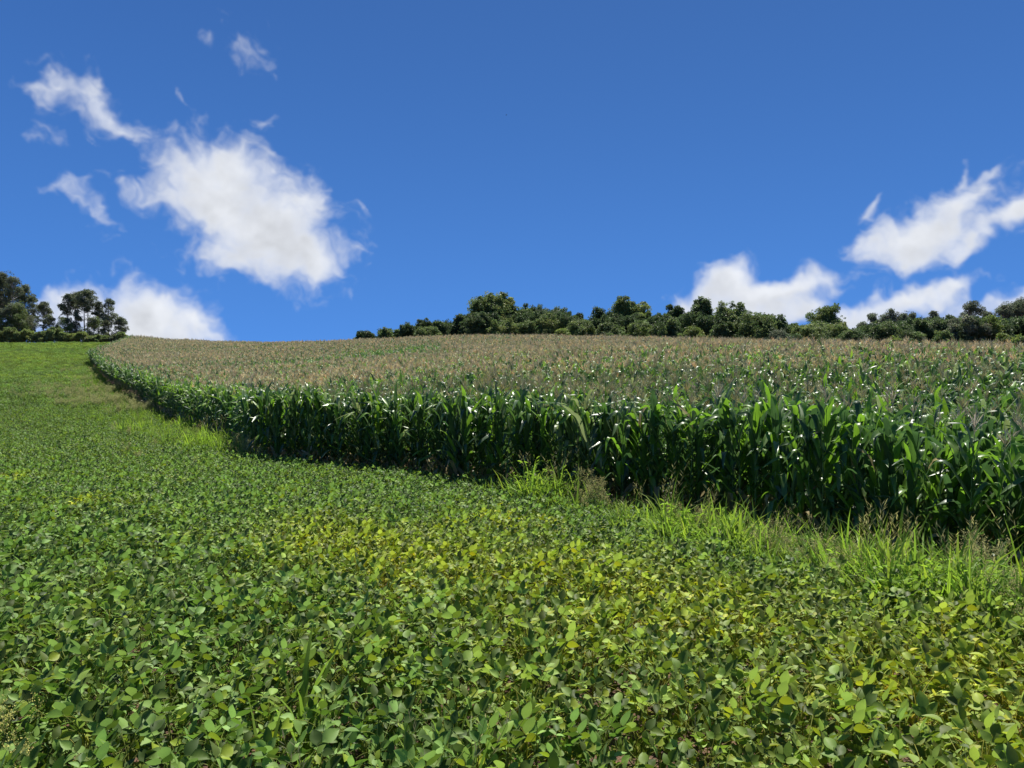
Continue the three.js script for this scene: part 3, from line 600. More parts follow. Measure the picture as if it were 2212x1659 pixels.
// ------------------------------------------------------------------ grass and weeds along the edge of the corn
{
  const rr = rng(61);
  const grassMat = leafMat('grass_blade', 1, 1, 1, { coat: 0.35, gloss: 0.45, through: 0.55 });
  const tuft = (n, L, W, spread, seed) => {
    const mb = new MB();
    for (let k = 0; k < n; k++) {
      const a = rr.r(0, 6.28), l = L * rr.r(0.55, 1.15), w = W * rr.r(0.7, 1.2), o = rr.r(0.12, 0.75) * spread, dr = rr.r(0.1, 0.75), bx = rr.g() * 0.07, bz = rr.g() * 0.07, t = rr.r(0.75, 1.25), col = [t * rr.r(0.9, 1.2), t, t], tw = rr.r(-1, 1), y0 = rr.r(0, 0.35) * L;
      mb.sheet(5, 1, (u, v, q) => { const ww = w * 0.5 * Math.pow(Math.sin(Math.PI * mix(0.2, 1, u)), 0.8), r = o * u * l + dr * u * u * u * l * 0.5, y = y0 + l * (u - 0.55 * dr * u * u * u), x = v * ww; q.set(bx + Math.cos(a) * r - Math.sin(a + tw * u) * x, y, bz + Math.sin(a) * r + Math.cos(a + tw * u) * x); }, col);
      if (y0 > 0.1 * L) mb.tube([V(bx * 0.6, 0, bz * 0.6), V(bx, y0 + 0.02, bz)], 0.0018, 3, col);
    }
    for (let k = 0; k < seed; k++) { const a = rr.r(0, 6.28), l = L * rr.r(1.0, 1.35), o = rr.r(0.1, 0.35); const pts = [0, 1, 2, 3].map((i) => V(Math.cos(a) * o * l * (i / 3) ** 2, l * (i / 3) - 0.06 * l * (i / 3) ** 3, Math.sin(a) * o * l * (i / 3) ** 2)); mb.tube(pts, [0.0016, 0.0014, 0.0012, 0.001], 3, [1.3, 0.8, 1.2]); for (let j = 0; j < 10; j++) { const b = pts[3].clone().lerp(pts[2], j / 14), q = rr.r(0, 6.28); mb.leaf(b, V(Math.cos(q) * 0.6, 0.5, Math.sin(q) * 0.6).normalize(), V(-Math.sin(q), 0, Math.cos(q)), 0.05, 0.006, [1.3, 0.75, 3.0]); } }
    return mb.geo();
  };
  const kinds = [tuft(18, 0.42, 0.018, 0.9, 0), tuft(15, 0.55, 0.02, 0.75, 0), tuft(20, 0.34, 0.016, 1.1, 0), tuft(14, 0.58, 0.016, 0.7, 2), tuft(16, 0.5, 0.024, 0.8, 0), tuft(22, 0.38, 0.02, 1.0, 0)];
  const forb = (n, H) => {                                         // bushy broad-leaved weed
    const mb = new MB();
    for (let k = 0; k < n; k++) {
      const a = rr.r(0, 6.28), o = rr.r(0.05, 0.4) * H, h = H * rr.r(0.6, 1.1), at = (t) => V(Math.cos(a) * o * t, h * t, Math.sin(a) * o * t);
      mb.tube([at(0), at(0.5), at(1)], [0.003, 0.0022, 0.001], 3, [0.9, 0.8, 1]);
      for (let j = 0; j < 18; j++) { const t = rr.r(0.2, 1), q = j * 2.4 + a, d = V(Math.cos(q), rr.r(-0.1, 0.9), Math.sin(q)).normalize(), tn = rr.r(0.7, 1.25), L = rr.r(0.04, 0.075), s2 = V(0, 0, 0).crossVectors(d, V(0, 1, 0)).applyAxisAngle(d, rr.r(-0.8, 0.8)).normalize(), b = at(t); mb.sheet(3, 2, (u, v, w) => w.copy(b).addScaledVector(d, 0.01 + u * L).addScaledVector(s2, v * L * 0.16 * ovate(u)).add(V(0, -u * u * L * 0.25 + Math.abs(v) * 0.006, 0)), [tn, tn, tn]); }
    }
    return mb.geo();
  };
  kinds.push(forb(9, 0.42), forb(11, 0.34), forb(8, 0.52), tuft(12, 0.42, 0.026, 1.0, 0));
  const lists = kinds.map(() => []);
  const put = (x, z, s, bright, plain) => lists[!plain && rr() < 0.3 ? 6 + rr.i(3) : rr() < 0.12 ? 9 : rr.i(6)].push([x, z, s, bright]);
  // bright tussocks: [bearing, depth, radius, count, size]
  for (const [px, d, r, n, s, b] of [[1180, 11.4, 0.55, 46, 1.5, 1.0], [1235, 11.0, 0.5, 26, 1.25, 0.9], [1420, 8.6, 0.6, 46, 1.0, 0.8], [1500, 8.1, 0.5, 55, 1.3, 1.0], [1570, 7.6, 0.5, 50, 1.25, 1], [1640, 7.2, 0.5, 50, 1.15, 0.9], [1350, 9.6, 0.6, 46, 0.9, 0.8],
    [1760, 6.6, 0.5, 40, 1.0, 0.8], [1850, 6.2, 0.5, 60, 1.25, 1], [1930, 5.6, 0.5, 55, 1.2, 1], [2010, 5.2, 0.45, 60, 1.25, 1], [2090, 5.0, 0.4, 50, 1.25, 1], [2170, 4.8, 0.5, 50, 1.2, 0.9], [2130, 5.5, 0.5, 40, 1.2, 0.9], [1700, 6.7, 0.5, 50, 1.1, 0.9],
    [470, 21.5, 1.0, 110, 1.35, 1], [500, 19.6, 0.7, 60, 1.4, 1], [430, 23.5, 1.1, 90, 1.25, 0.95], [385, 26, 1.4, 90, 1.1, 0.95], [345, 29, 1.6, 120, 1.2, 1], [300, 34, 2, 120, 1.1, 0.85], [1100, 12.3, 0.5, 22, 1, 0.7], [1000, 13.2, 0.5, 16, 0.9, 0.7], [1020, 2.15, 0.16, 7, 0.95, 0.7], [1040, 2.6, 0.2, 4, 0.95, 0.6], [990, 2.45, 0.16, 4, 0.85, 0.6], [1430, 2.6, 0.05, 1, 0.95, 0.7]])
    for (let k = 0; k < n * (d > 15 ? 1.1 : d > 4 ? 1.9 : 1); k++) { const a = rr.r(0, 6.28), q = r * 1.3 * Math.sqrt(rr()); const x = across(px, d) + Math.cos(a) * q, z = -d * K + Math.sin(a) * q; put(x, z, s * (d > 4 ? 1.12 : 1.05) * rr.r(0.65, 1.25), b * rr.r(0.7, 1.1), d < 4); }
  // along the whole strip
  for (let k = 0; k < 14000; k++) { const z = -rr.r(5.6, 1) - 124 * Math.pow(rr(), 1.6), w = table(STRIP, -z), x0 = table(EDGE.map(([a, b]) => [-b, a]).sort((a, b) => a[0] - b[0]), -z), x = x0 - (rr() * w * 1.5 - 0.2), e = edgeDistance(x, z); if (e > 0.35 || e < -w * 1.15) continue; if (-z > 17 && -z < 23.6 && rr() < 0.7) continue; put(x, z, rr.r(0.6, 1.15), rr.r(0.35, 0.8)); }
  for (let k = 0; k < 240; k++) { const z = -rr.r(2.7, 19), x = rr.r(-0.8, 0.4) * -z; if (edgeDistance(x, z) < -1) put(x, z, rr.r(0.6, 1.1), 0.6, true); }   // single blades among the soybeans
  const grass = new THREE.Group(); grass.name = 'grass'; scene.add(grass);
  tag(grass, 'bright green grass growing in the weedy strip before the corn', 'grass', null, 'stuff');
  const c = new THREE.Color(), M = new THREE.Matrix4(), Q = new THREE.Quaternion(), E = new THREE.Euler();
  lists.forEach((b, k) => {
    const im = new THREE.InstancedMesh(kinds[k], grassMat, b.length); im.name = 'tufts'; im.userData.kind = 'stuff';
    b.forEach(([x, z, s, br], i) => { E.set(rr.g() * 0.2, rr.r(0, 6.28), rr.g() * 0.2); Q.setFromEuler(E); M.compose(V(x, height(x, z) - 0.02, z), Q, V(s, s * rr.r(0.85, 1.3), s)); im.setMatrixAt(i, M); const g1 = br * rr.r(0.45, 1.15); c.setRGB(mix(0.10, 0.28, g1), mix(0.19, 0.455, g1), mix(0.034, 0.038, g1)); im.setColorAt(i, c); });
    grass.add(im);
  });

  // tall seeding weeds: thin stems, narrow leaves, pale heads
  const stemMat = plainMat('weed_stem', 0.22, 0.24, 0.09, 0.9), leafM = leafMat('weed_leaf', 0.17, 0.28, 0.07, { coat: 0.2 }), headM = leafMat('weed_head', 0.50, 0.47, 0.20, { coat: 0, through: 0.4 }), flowerM = leafMat('weed_flower', 0.62, 0.58, 0.18, { coat: 0, through: 0.4 });
  const forms = [];
  for (let k = 0; k < 6; k++) {
    const sb = new MB(), lb = new MB(), hb = new MB(), H = rr.r(0.85, 1.1), stemsN = 2 + rr.i(3);
    for (let s = 0; s < stemsN; s++) {
      const lx = rr.g() * 0.16, lz = rr.g() * 0.16, h = H * rr.r(0.75, 1), at = (t) => V(lx * t * t * 2, h * t, lz * t * t * 2);
      sb.tube([0, 0.33, 0.66, 1].map(at), [0.004, 0.0034, 0.0026, 0.0012], 4, WHITE);
      for (let j = 0; j < 46; j++) { const t = rr.r(0.1, 0.9), a = j * 2.4, b = at(t), o = V(Math.cos(a), rr.r(0.2, 0.9), Math.sin(a)).normalize(), q = rr.r(0.75, 1.25); lb.leaf(b, o, V(-Math.sin(a), 0, Math.cos(a)), mix(0.11, 0.04, t) * rr.r(0.8, 1.3), 0.012, [q, q, q], 0.004); }
      for (let j = 0; j < 20; j++) {
        const t = rr.r(0.5, 1), a = j * 2.4 + rr(), b = at(t), L = (1.12 - t) * 0.32 + 0.04, e = V(b.x + Math.cos(a) * L * 0.55, b.y + L * 0.95, b.z + Math.sin(a) * L * 0.55);
        sb.tube([b, e], [0.0014, 0.0008], 3, WHITE);
        for (let q = 0; q < 11; q++) { const f = rr.r(0.35, 1.05), p = b.clone().lerp(e, f); p.x += rr.g() * 0.03; p.y += rr.r(-0.01, 0.035); p.z += rr.g() * 0.03; const an = rr.r(0, 6.28), tone = rr.r(0.7, 1.2); hb.leaf(p, V(Math.cos(an) * 0.7, 0.7, Math.sin(an) * 0.7), V(-Math.sin(an), 0, Math.cos(an)), rr.r(0.012, 0.02), rr.r(0.008, 0.014), [tone, tone, tone], 0.003); }
      }
    }
    forms.push([sb.geo(), lb.geo(), hb.geo()]);
  }
  const weed = (x, z, s, label, group, flower) => {
    const o = thing('tall_weed', label, 'weed', x, height(x, z) - 0.02, z, rr.r(0, 6.28), group); o.scale.setScalar(s); o.rotation.z = rr.g() * 0.1;
    const f = forms[rr.i(forms.length)], part = (g, m, n) => { const q = new THREE.Mesh(g, m); q.name = n; q.castShadow = q.receiveShadow = true; o.add(q); };
    part(f[0], stemMat, 'stem'); part(f[1], leafM, 'leaves'); part(f[2], flower ? flowerM : headM, 'flower_heads');
    o.children[1].userData.kind = 'stuff'; o.children[2].userData.kind = 'stuff';
  };
  const one = (px, d, s, label, f) => weed(across(px, d), -d * K, s, label, null, f);
  const some = (list, label, group) => { for (const [px, d, s] of list) weed(across(px, d), -d * K, s, label, group); };
  some([[1245, 10.7, 1.05], [1262, 10.4, 1.2], [1285, 10.5, 1.15], [1300, 10.2, 1.0], [1225, 10.9, 0.9], [1275, 10.9, 1.25], [1255, 10.15, 0.85], [1310, 10.5, 0.9]], 'pale seeding weed in the clump before the corn right of the centre grass tussock', 'pale weeds in the clump before the corn');
  some([[520, 18.3, 1.25], [508, 18.8, 1.15], [532, 18.0, 1.0], [545, 18.1, 1.2], [560, 17.6, 0.95], [515, 17.9, 0.9], [498, 19, 1.0]], 'olive seeding weed at the dark corner of the corn left of centre', 'weeds at the inner corner of the corn');
  some([[1680, 6.9, 1.0], [1655, 7.2, 1.05], [1700, 6.5, 0.9], [1720, 6.8, 1.0], [1745, 6.3, 0.85], [1640, 6.9, 0.85]], 'brownish seeding weed among the grass in the middle of the right-hand strip', 'weeds among the grass of the right-hand strip');
  some([[1790, 5.6, 0.95], [1825, 5.9, 1.0], [1770, 5.9, 0.95], [1850, 5.3, 0.8], [1800, 6.2, 1.0]], 'dark leggy weed with seed heads beside the soybeans on the right', 'leggy weeds beside the soybeans on the right');
  some([[2090, 6.1, 1.05], [2120, 6.2, 1.15], [2145, 5.9, 1.1], [2065, 6.2, 0.95], [2105, 5.8, 1.0]], 'grey-green bushy weed in front of the corn near the right edge', 'bushy weeds in front of the right-hand corn');
  some([[2150, 4.6, 0.85], [2185, 4.8, 0.9], [2200, 4.4, 0.8], [2125, 4.7, 0.8], [2215, 4.9, 1.0]], 'pale weed at the right end of the grass above the yellowing soybeans', 'pale weeds at the right end of the strip');
  some([[1470, 8.4, 1.0], [1440, 8.8, 0.9], [1520, 8.0, 1.0], [1555, 7.8, 0.95]], 'thin seeding weed standing in the bright grass right of centre', 'thin weeds in the bright grass right of centre');
  one(60, 2.35, 0.72, 'pale green weed with small yellow flowers in the bottom left corner', true);
  one(20, 2.5, 0.66, 'second yellow-flowered weed at the left edge behind the corner one', true);
  for (const [px, d, s] of [[280, 24, 1], [250, 27, 1], [270, 19, 0.9], [335, 21, 0.9], [300, 17, 0.85], [420, 16, 0.9]]) weed(across(px, d), -d * K, s, 'lone thin weed rising from the soybeans left of the grass', 'lone weeds among the left soybeans');
  // the fawn seeding patch along the left edge of the corn: too many to count
  const massHead = leafMat('fawn_head', 0.46, 0.46, 0.19, { coat: 0, through: 0.4 }), mass = new THREE.Group(); mass.name = 'seeding_weeds'; scene.add(mass);
  tag(mass, 'fawn seeding weeds massed along the left edge of the corn', 'weeds', null, 'stuff');
  const spots = [];
  for (const [px, py, rx, rz, n] of [[170, 850, 3.2, 6, 120], [215, 865, 3, 5, 95], [250, 870, 2.5, 4, 60], [140, 835, 3, 6, 60], [230, 815, 3, 6, 50], [205, 800, 3.5, 7, 60], [290, 885, 2, 3, 40]]) { const [cx, cz] = meet(px, py, 0.5); for (let k = 0; k < n; k++) { const x = cx + rr.g() * rx * 1.3, z = cz + rr.g() * rz * 1.3; if (edgeDistance(x, z) < -0.2) spots.push([x, z]); } }
  forms.forEach((f, k) => [stemMat, leafM, massHead].forEach((m, j) => {
    const b = spots.filter((_, i) => i % forms.length === k), im = new THREE.InstancedMesh(f[j], m, b.length); im.name = ['stems', 'leaves', 'flower_heads'][j]; im.userData.kind = 'stuff';
    const r2 = rng(900 + k);
    b.forEach(([x, z], i) => { E.set(r2.g() * 0.2, r2.r(0, 6.28), r2.g() * 0.2); Q.setFromEuler(E); const s = r2.r(0.7, 1.15); M.compose(V(x, height(x, z), z), Q, V(s * 1.25, s, s * 1.25)); im.setMatrixAt(i, M); });
    mass.add(im);
  }));
}

// ------------------------------------------------------------------ trees and shrubs
const barkPale = plainMat('pale_bark', 0.55, 0.50, 0.43, 0.9), barkDark = plainMat('dark_bark', 0.11, 0.085, 0.06, 0.95), crownMat = leafMat('tree_leaf', 1, 1, 1, { coat: 0.45, gloss: 0.45, through: 0.4 });
const unit = (rr) => { let v; do { v = V(rr.r(-1, 1), rr.r(-1, 1), rr.r(-1, 1)); } while (v.lengthSq() > 1 || v.lengthSq() < 0.02); return v.normalize(); };
// sprays of leaves, set on the skin of a lobe and inside it; a crown is made of many of them
const SPRAYS = [];
{
  const rr = rng(71), d = V(0, 0, 0), s = V(0, 0, 0);
  for (let k = 0; k < 8; k++) {
    const mb = new MB(), hang = k >= 5;                            // the last three hang like eucalyptus leaves
    for (let j = 0; j < 26; j++) {
      const a = rr.r(0, 6.28), r = Math.sqrt(rr()) * 0.5, at = V(Math.cos(a) * r, rr.g() * 0.22, Math.sin(a) * r);
      d.set(Math.cos(a) + rr.g() * 0.8, hang ? -0.9 + rr.g() * 0.5 : rr.r(-0.45, 0.5), Math.sin(a) + rr.g() * 0.8).normalize(); s.crossVectors(d, unit(rr)).normalize();
      const L = rr.r(0.24, 0.42), t = rr.r(0.75, 1.25);
      mb.leaf(at, d, s, L, L * (hang ? 0.36 : rr.r(0.5, 0.7)), [t * rr.r(0.9, 1.15), t, t], L * 0.1);
    }
    SPRAYS.push(mb.geo());
  }
}
function lobe(out, rr, c, rx, ry, rz, tone, size, density) {
  const area = 4 * Math.PI * Math.pow(((rx * ry) ** 1.6 + (rx * rz) ** 1.6 + (ry * rz) ** 1.6) / 3, 1 / 1.6), n = Math.max(8, Math.round((area * density * 2.1) / (size * size)));
  for (let k = 0; k < n; k++) {
    const u = unit(rr), bump = noise(c.x * 3 + u.x * 2.6, c.y * 3 + u.y * 2.6, u.z * 2.6 + c.z), r = Math.pow(rr(), 0.3) * (1 + 0.26 * rr.g() + 1.15 * bump), t = rr.r(0.75, 1.25), w = rr.r(0.88, 1.15);
    out.push([c.x + u.x * rx * r, c.y + u.y * ry * r, c.z + u.z * rz * r, u, size * rr.r(0.75, 1.3), [tone[0] * t * w, tone[1] * t, tone[2] * t]]);
  }
}
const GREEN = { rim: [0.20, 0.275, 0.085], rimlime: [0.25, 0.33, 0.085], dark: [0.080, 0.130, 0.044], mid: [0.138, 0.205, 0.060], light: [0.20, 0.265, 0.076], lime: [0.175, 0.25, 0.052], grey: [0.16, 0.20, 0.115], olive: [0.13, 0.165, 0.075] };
// a tree at a bearing and depth whose top stands at an elevation; half is its half-width (all as seen from the field, turned into metres)
let treeSeed = 1000;
function tree(name, label, category, px, top, half, d, o = {}) {
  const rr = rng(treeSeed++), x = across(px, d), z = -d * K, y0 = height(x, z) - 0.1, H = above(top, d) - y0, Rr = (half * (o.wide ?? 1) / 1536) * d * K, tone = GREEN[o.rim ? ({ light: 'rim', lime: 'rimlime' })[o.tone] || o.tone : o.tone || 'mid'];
  const t = thing(name, label, category, x, y0, z, 0, o.group);
  const low = H * (o.low ?? 0.12), mid = (low + H) / 2, lobes = [], shape = o.shape || 'round';
  const n = Math.round((o.lobes || clamp(6 + (H * Rr) / 6, 6, 20)) * 1.35);
  for (let k = 0; k < n; k++) {
    const f = (k + rr.r(0.1, 0.9)) / n, a = k * 2.4 + rr.r(-0.5, 0.5);
    let prof = shape === 'cone' ? 1.05 - f : shape === 'dome' ? Math.sqrt(Math.max(0.02, 1 - f * f)) : shape === 'umbrella' ? 0.35 + 0.65 * Math.sin(Math.PI * Math.min(1, f * 0.75 + 0.2)) : Math.sin(Math.PI * (0.16 + 0.74 * f));
    const lr = Math.min(Rr, H * 0.4) * (shape === 'cone' ? mix(0.5, 0.15, f) : rr.r(0.26, 0.56)) * (o.fine ? 0.9 : 1), off = Math.max(0, Rr * prof - lr * (shape === 'cone' ? 0.45 : 0.7)) * Math.sqrt(rr.r(shape === 'cone' ? 0.5 : 0.25, 1)), top2 = o.thin || shape === 'dome' ? H : H * 0.9, ly = Math.min(mix(low, top2, f), top2 - lr * 0.75);
    lobes.push([V(Math.cos(a) * off, Math.max(ly, lr * 0.5), Math.sin(a) * off), lr * rr.r(0.85, 1.2), lr * rr.r(0.65, 1.0), lr * rr.r(0.85, 1.2)]);
  }
  for (let k = 0; k < n * 1.1; k++) { const a = rr.r(0, 6.28), f = rr.r(0.25, 0.97), pr = shape === 'cone' ? 1 - 0.85 * f : Math.sin(Math.PI * (0.18 + 0.7 * f)), r = Math.min(Rr, H * 0.4) * rr.r(0.12, 0.26), q = Rr * pr * rr.r(0.75, 1.12); lobes.push([V(Math.cos(a) * q, Math.min(mix(low, H, f), H - r * 0.6), Math.sin(a) * q), r, r * rr.r(0.7, 1.3), r]); }
  if (!o.thin) for (let k = 0; k < 5; k++) {                       // leafy leaders that stand above the crown
    const a = rr.r(0, 6.28), q = Rr * Math.sqrt(rr()) * (shape === 'cone' ? 0.15 : 0.75), y1 = H * rr.r(0.9, 1.02) - (q / Rr) ** 2 * H * 0.3, r = Math.min(Rr, H * 0.4) * rr.r(0.16, 0.27);
    for (let j = 0; j < 4; j++) lobes.push([V(Math.cos(a) * q + rr.g() * r * 0.5, y1 - r * 1.1 * j, Math.sin(a) * q + rr.g() * r * 0.5), r * (0.3 + 0.32 * j), r * 0.75, r * (0.3 + 0.32 * j)]);
  }
  lobes.push([V(rr.g() * Rr * 0.3, (o.thin || shape === 'dome' ? H : H * 0.92) - Rr * 0.3, 0), Rr * (shape === 'cone' ? 0.2 : 0.36), Rr * 0.32, Rr * 0.36]);
  const tb = new MB(), tw = Math.max(0.06, H * (o.thin ? 0.014 : 0.02)), bend = rr.g() * 0.06 * H, trunkAt = (f) => V(bend * f * f, H * 0.9 * f, bend * 0.5 * f * f);
  for (let q = 0; q < (o.trunks || 1); q++) { const ox = q * 0.9 - ((o.trunks || 1) - 1) * 0.45; tb.tube([0, 0.25, 0.5, 0.75, 0.95].map((f) => { const p = trunkAt(f); p.x += ox * (1 + 0.3 * f); return p; }), [tw, tw * 0.85, tw * 0.7, tw * 0.5, tw * 0.25], 6, WHITE); }
  for (const [c, lr] of lobes) { const f = clamp((c.y - lr * 0.8 - Math.hypot(c.x, c.z) * 0.6) / (H * 0.9), 0.05, 0.9), b = trunkAt(f), m = b.clone().lerp(c, 0.55); m.y -= lr * 0.15; tb.tube([b, m, c], [tw * 0.38, tw * 0.26, tw * 0.1], 4, WHITE); }
  tb.mesh('trunk', o.pale ? barkPale : barkDark, t);
  const sprays = [], size = o.leaf ? o.leaf * 2.8 : clamp(d * 0.0068, 0.45, 1.0);
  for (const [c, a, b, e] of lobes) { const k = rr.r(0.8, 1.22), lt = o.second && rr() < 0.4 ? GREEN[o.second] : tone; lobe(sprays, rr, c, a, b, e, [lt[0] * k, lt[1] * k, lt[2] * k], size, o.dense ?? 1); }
  const crown = new THREE.InstancedMesh(SPRAYS[(o.droop ?? 0) < -0.3 ? 5 + rr.i(3) : rr.i(5)], crownMat, sprays.length), M = new THREE.Matrix4(), Q = new THREE.Quaternion(), Q2 = new THREE.Quaternion(), up = V(0, 1, 0), c3 = new THREE.Color();
  crown.name = 'crown'; crown.userData.kind = 'stuff';
  sprays.forEach(([px2, py2, pz2, u, s, col], i) => {
    Q.setFromUnitVectors(up, V(u.x * 0.8, Math.abs(u.y) * 0.8 + 0.45, u.z * 0.8).normalize()); Q.multiply(Q2.setFromAxisAngle(up, rr.r(0, 6.28)));
    M.compose(V(px2, py2, pz2), Q, V(s, s, s)); crown.setMatrixAt(i, M); c3.setRGB(...col); crown.setColorAt(i, c3);
  });
  t.add(crown);
  return t;
}
{
  // eucalyptus stand on the left rise
  const E = (px, top, half, d, label, o) => tree('eucalyptus', label, 'eucalyptus tree', px, top, half, d, { tone: 'olive', second: 'grey', pale: true, thin: true, droop: -0.7, wide: 1.1, dense: 0.55, ...o });
  E(4, 588, 26, 150, 'tallest eucalyptus, at the left edge of the photo', { low: 0.42, lobes: 18 });
  E(-30, 600, 26, 152, 'eucalyptus half cut off behind the tallest one at the left edge', { low: 0.3 });
  E(28, 598, 18, 147, 'slim tall eucalyptus just right of the tallest one', { low: 0.35, lobes: 14 });
  E(55, 615, 17, 150, 'eucalyptus with a pointed shoulder on the right of the dense stand', { low: 0.25, lobes: 14 });
  E(70, 640, 13, 148, 'low rounded eucalyptus at the right foot of the dense stand', { low: 0.15 });
  E(40, 655, 26, 144, 'dense bushy eucalyptus in front of the tall stand', { low: 0.05, tone: 'mid', lobes: 18 });
  E(12, 668, 18, 143, 'dark low eucalyptus in front of the tallest trunk', { low: 0.05, tone: 'mid' });
  E(95, 652, 11, 150, 'small lollipop eucalyptus with a bare stem right of the stand', { low: 0.66, lobes: 8, fine: true });
  E(107, 681, 14, 147, 'leafy eucalyptus bush under the lollipop tree', { low: 0.05 });
  E(147, 637, 15, 150, 'left tree of the umbrella-shaped eucalyptus trio', { low: 0.6, lobes: 9, fine: true });
  E(165, 632, 12, 152, 'middle tree of the umbrella-shaped eucalyptus trio', { low: 0.68, lobes: 8, fine: true });
  E(187, 627, 18, 150, 'right and tallest tree of the eucalyptus trio, on twin bare trunks', { low: 0.64, lobes: 11, fine: true, trunks: 2 });
  E(141, 686, 16, 147, 'dark bushy eucalyptus under the left tree of the trio', { low: 0.03, tone: 'mid' });
  E(166, 670, 9, 148, 'narrow eucalyptus filling the gap under the trio', { low: 0.1 });
  E(203, 686, 20, 146, 'broad low eucalyptus beneath the twin trunks', { low: 0.03, tone: 'mid' });
  E(213, 652, 7, 151, 'thin eucalyptus right of the twin trunks', { low: 0.5, fine: true, lobes: 7 });
  E(236, 646, 12, 150, 'eucalyptus with two stacked crowns near the right end of the stand', { low: 0.4, lobes: 9 });
  E(229, 690, 10, 148, 'small eucalyptus under the stacked crowns', { low: 0.08 });
  E(261, 684, 12, 149, 'last eucalyptus at the right end of the stand, by the white cloud', { low: 0.12, lobes: 9 });
  // band of shrubs at the foot of the stand
  const shrubs = [[2, 716, 14, 'light'], [22, 712, 13, 'light'], [42, 716, 13, 'mid'], [60, 714, 13, 'lime'], [80, 717, 14, 'light'], [98, 716, 12, 'light'], [120, 713, 13, 'mid'], [138, 716, 12, 'light'], [158, 721, 12, 'lime'], [176, 721, 13, 'lime'], [196, 724, 12, 'light'], [214, 725, 11, 'mid'], [232, 724, 12, 'light'], [250, 726, 11, 'olive'], [262, 722, 11, 'light'], [287, 735, 9, 'dark']];
  const where = ['at the left edge of the field', 'below the tallest eucalyptus', 'right of the one below the tallest eucalyptus', 'yellow-green below the shoulder tree', 'below the low rounded eucalyptus', 'below the lollipop eucalyptus', 'between the lollipop eucalyptus and the trio', 'below the left tree of the trio', 'yellow-green between the trunks of the trio', 'yellow-green below the twin trunks', 'right of the twin trunks', 'below the thin eucalyptus', 'below the stacked crowns', 'olive green below the last two trees', 'below the last eucalyptus', 'dark, alone between the eucalyptus and the corn'];
  shrubs.forEach(([px, top, half, tone], k) => tree('shrub', 'shrub on the rim of the soybeans, ' + where[k], 'shrub', px, top + [2, -3, 3, -1, 4, 0, -4, 3, 1, -3, 4, 0, 3, -2, -3, 0][k], half * [1, 1.3, 0.9, 1.1, 0.8, 1.2, 1.35, 0.9, 1.1, 1, 0.85, 1.2, 0.9, 1.1, 1.2, 1][k], 138, { tone: tone === 'mid' ? 'light' : tone, shape: k % 3 ? 'dome' : 'round', low: 0.05, leaf: 0.25, dense: 0.42, rim: true, group: 'shrubs below the eucalyptus stand', lobes: 9 }));
}
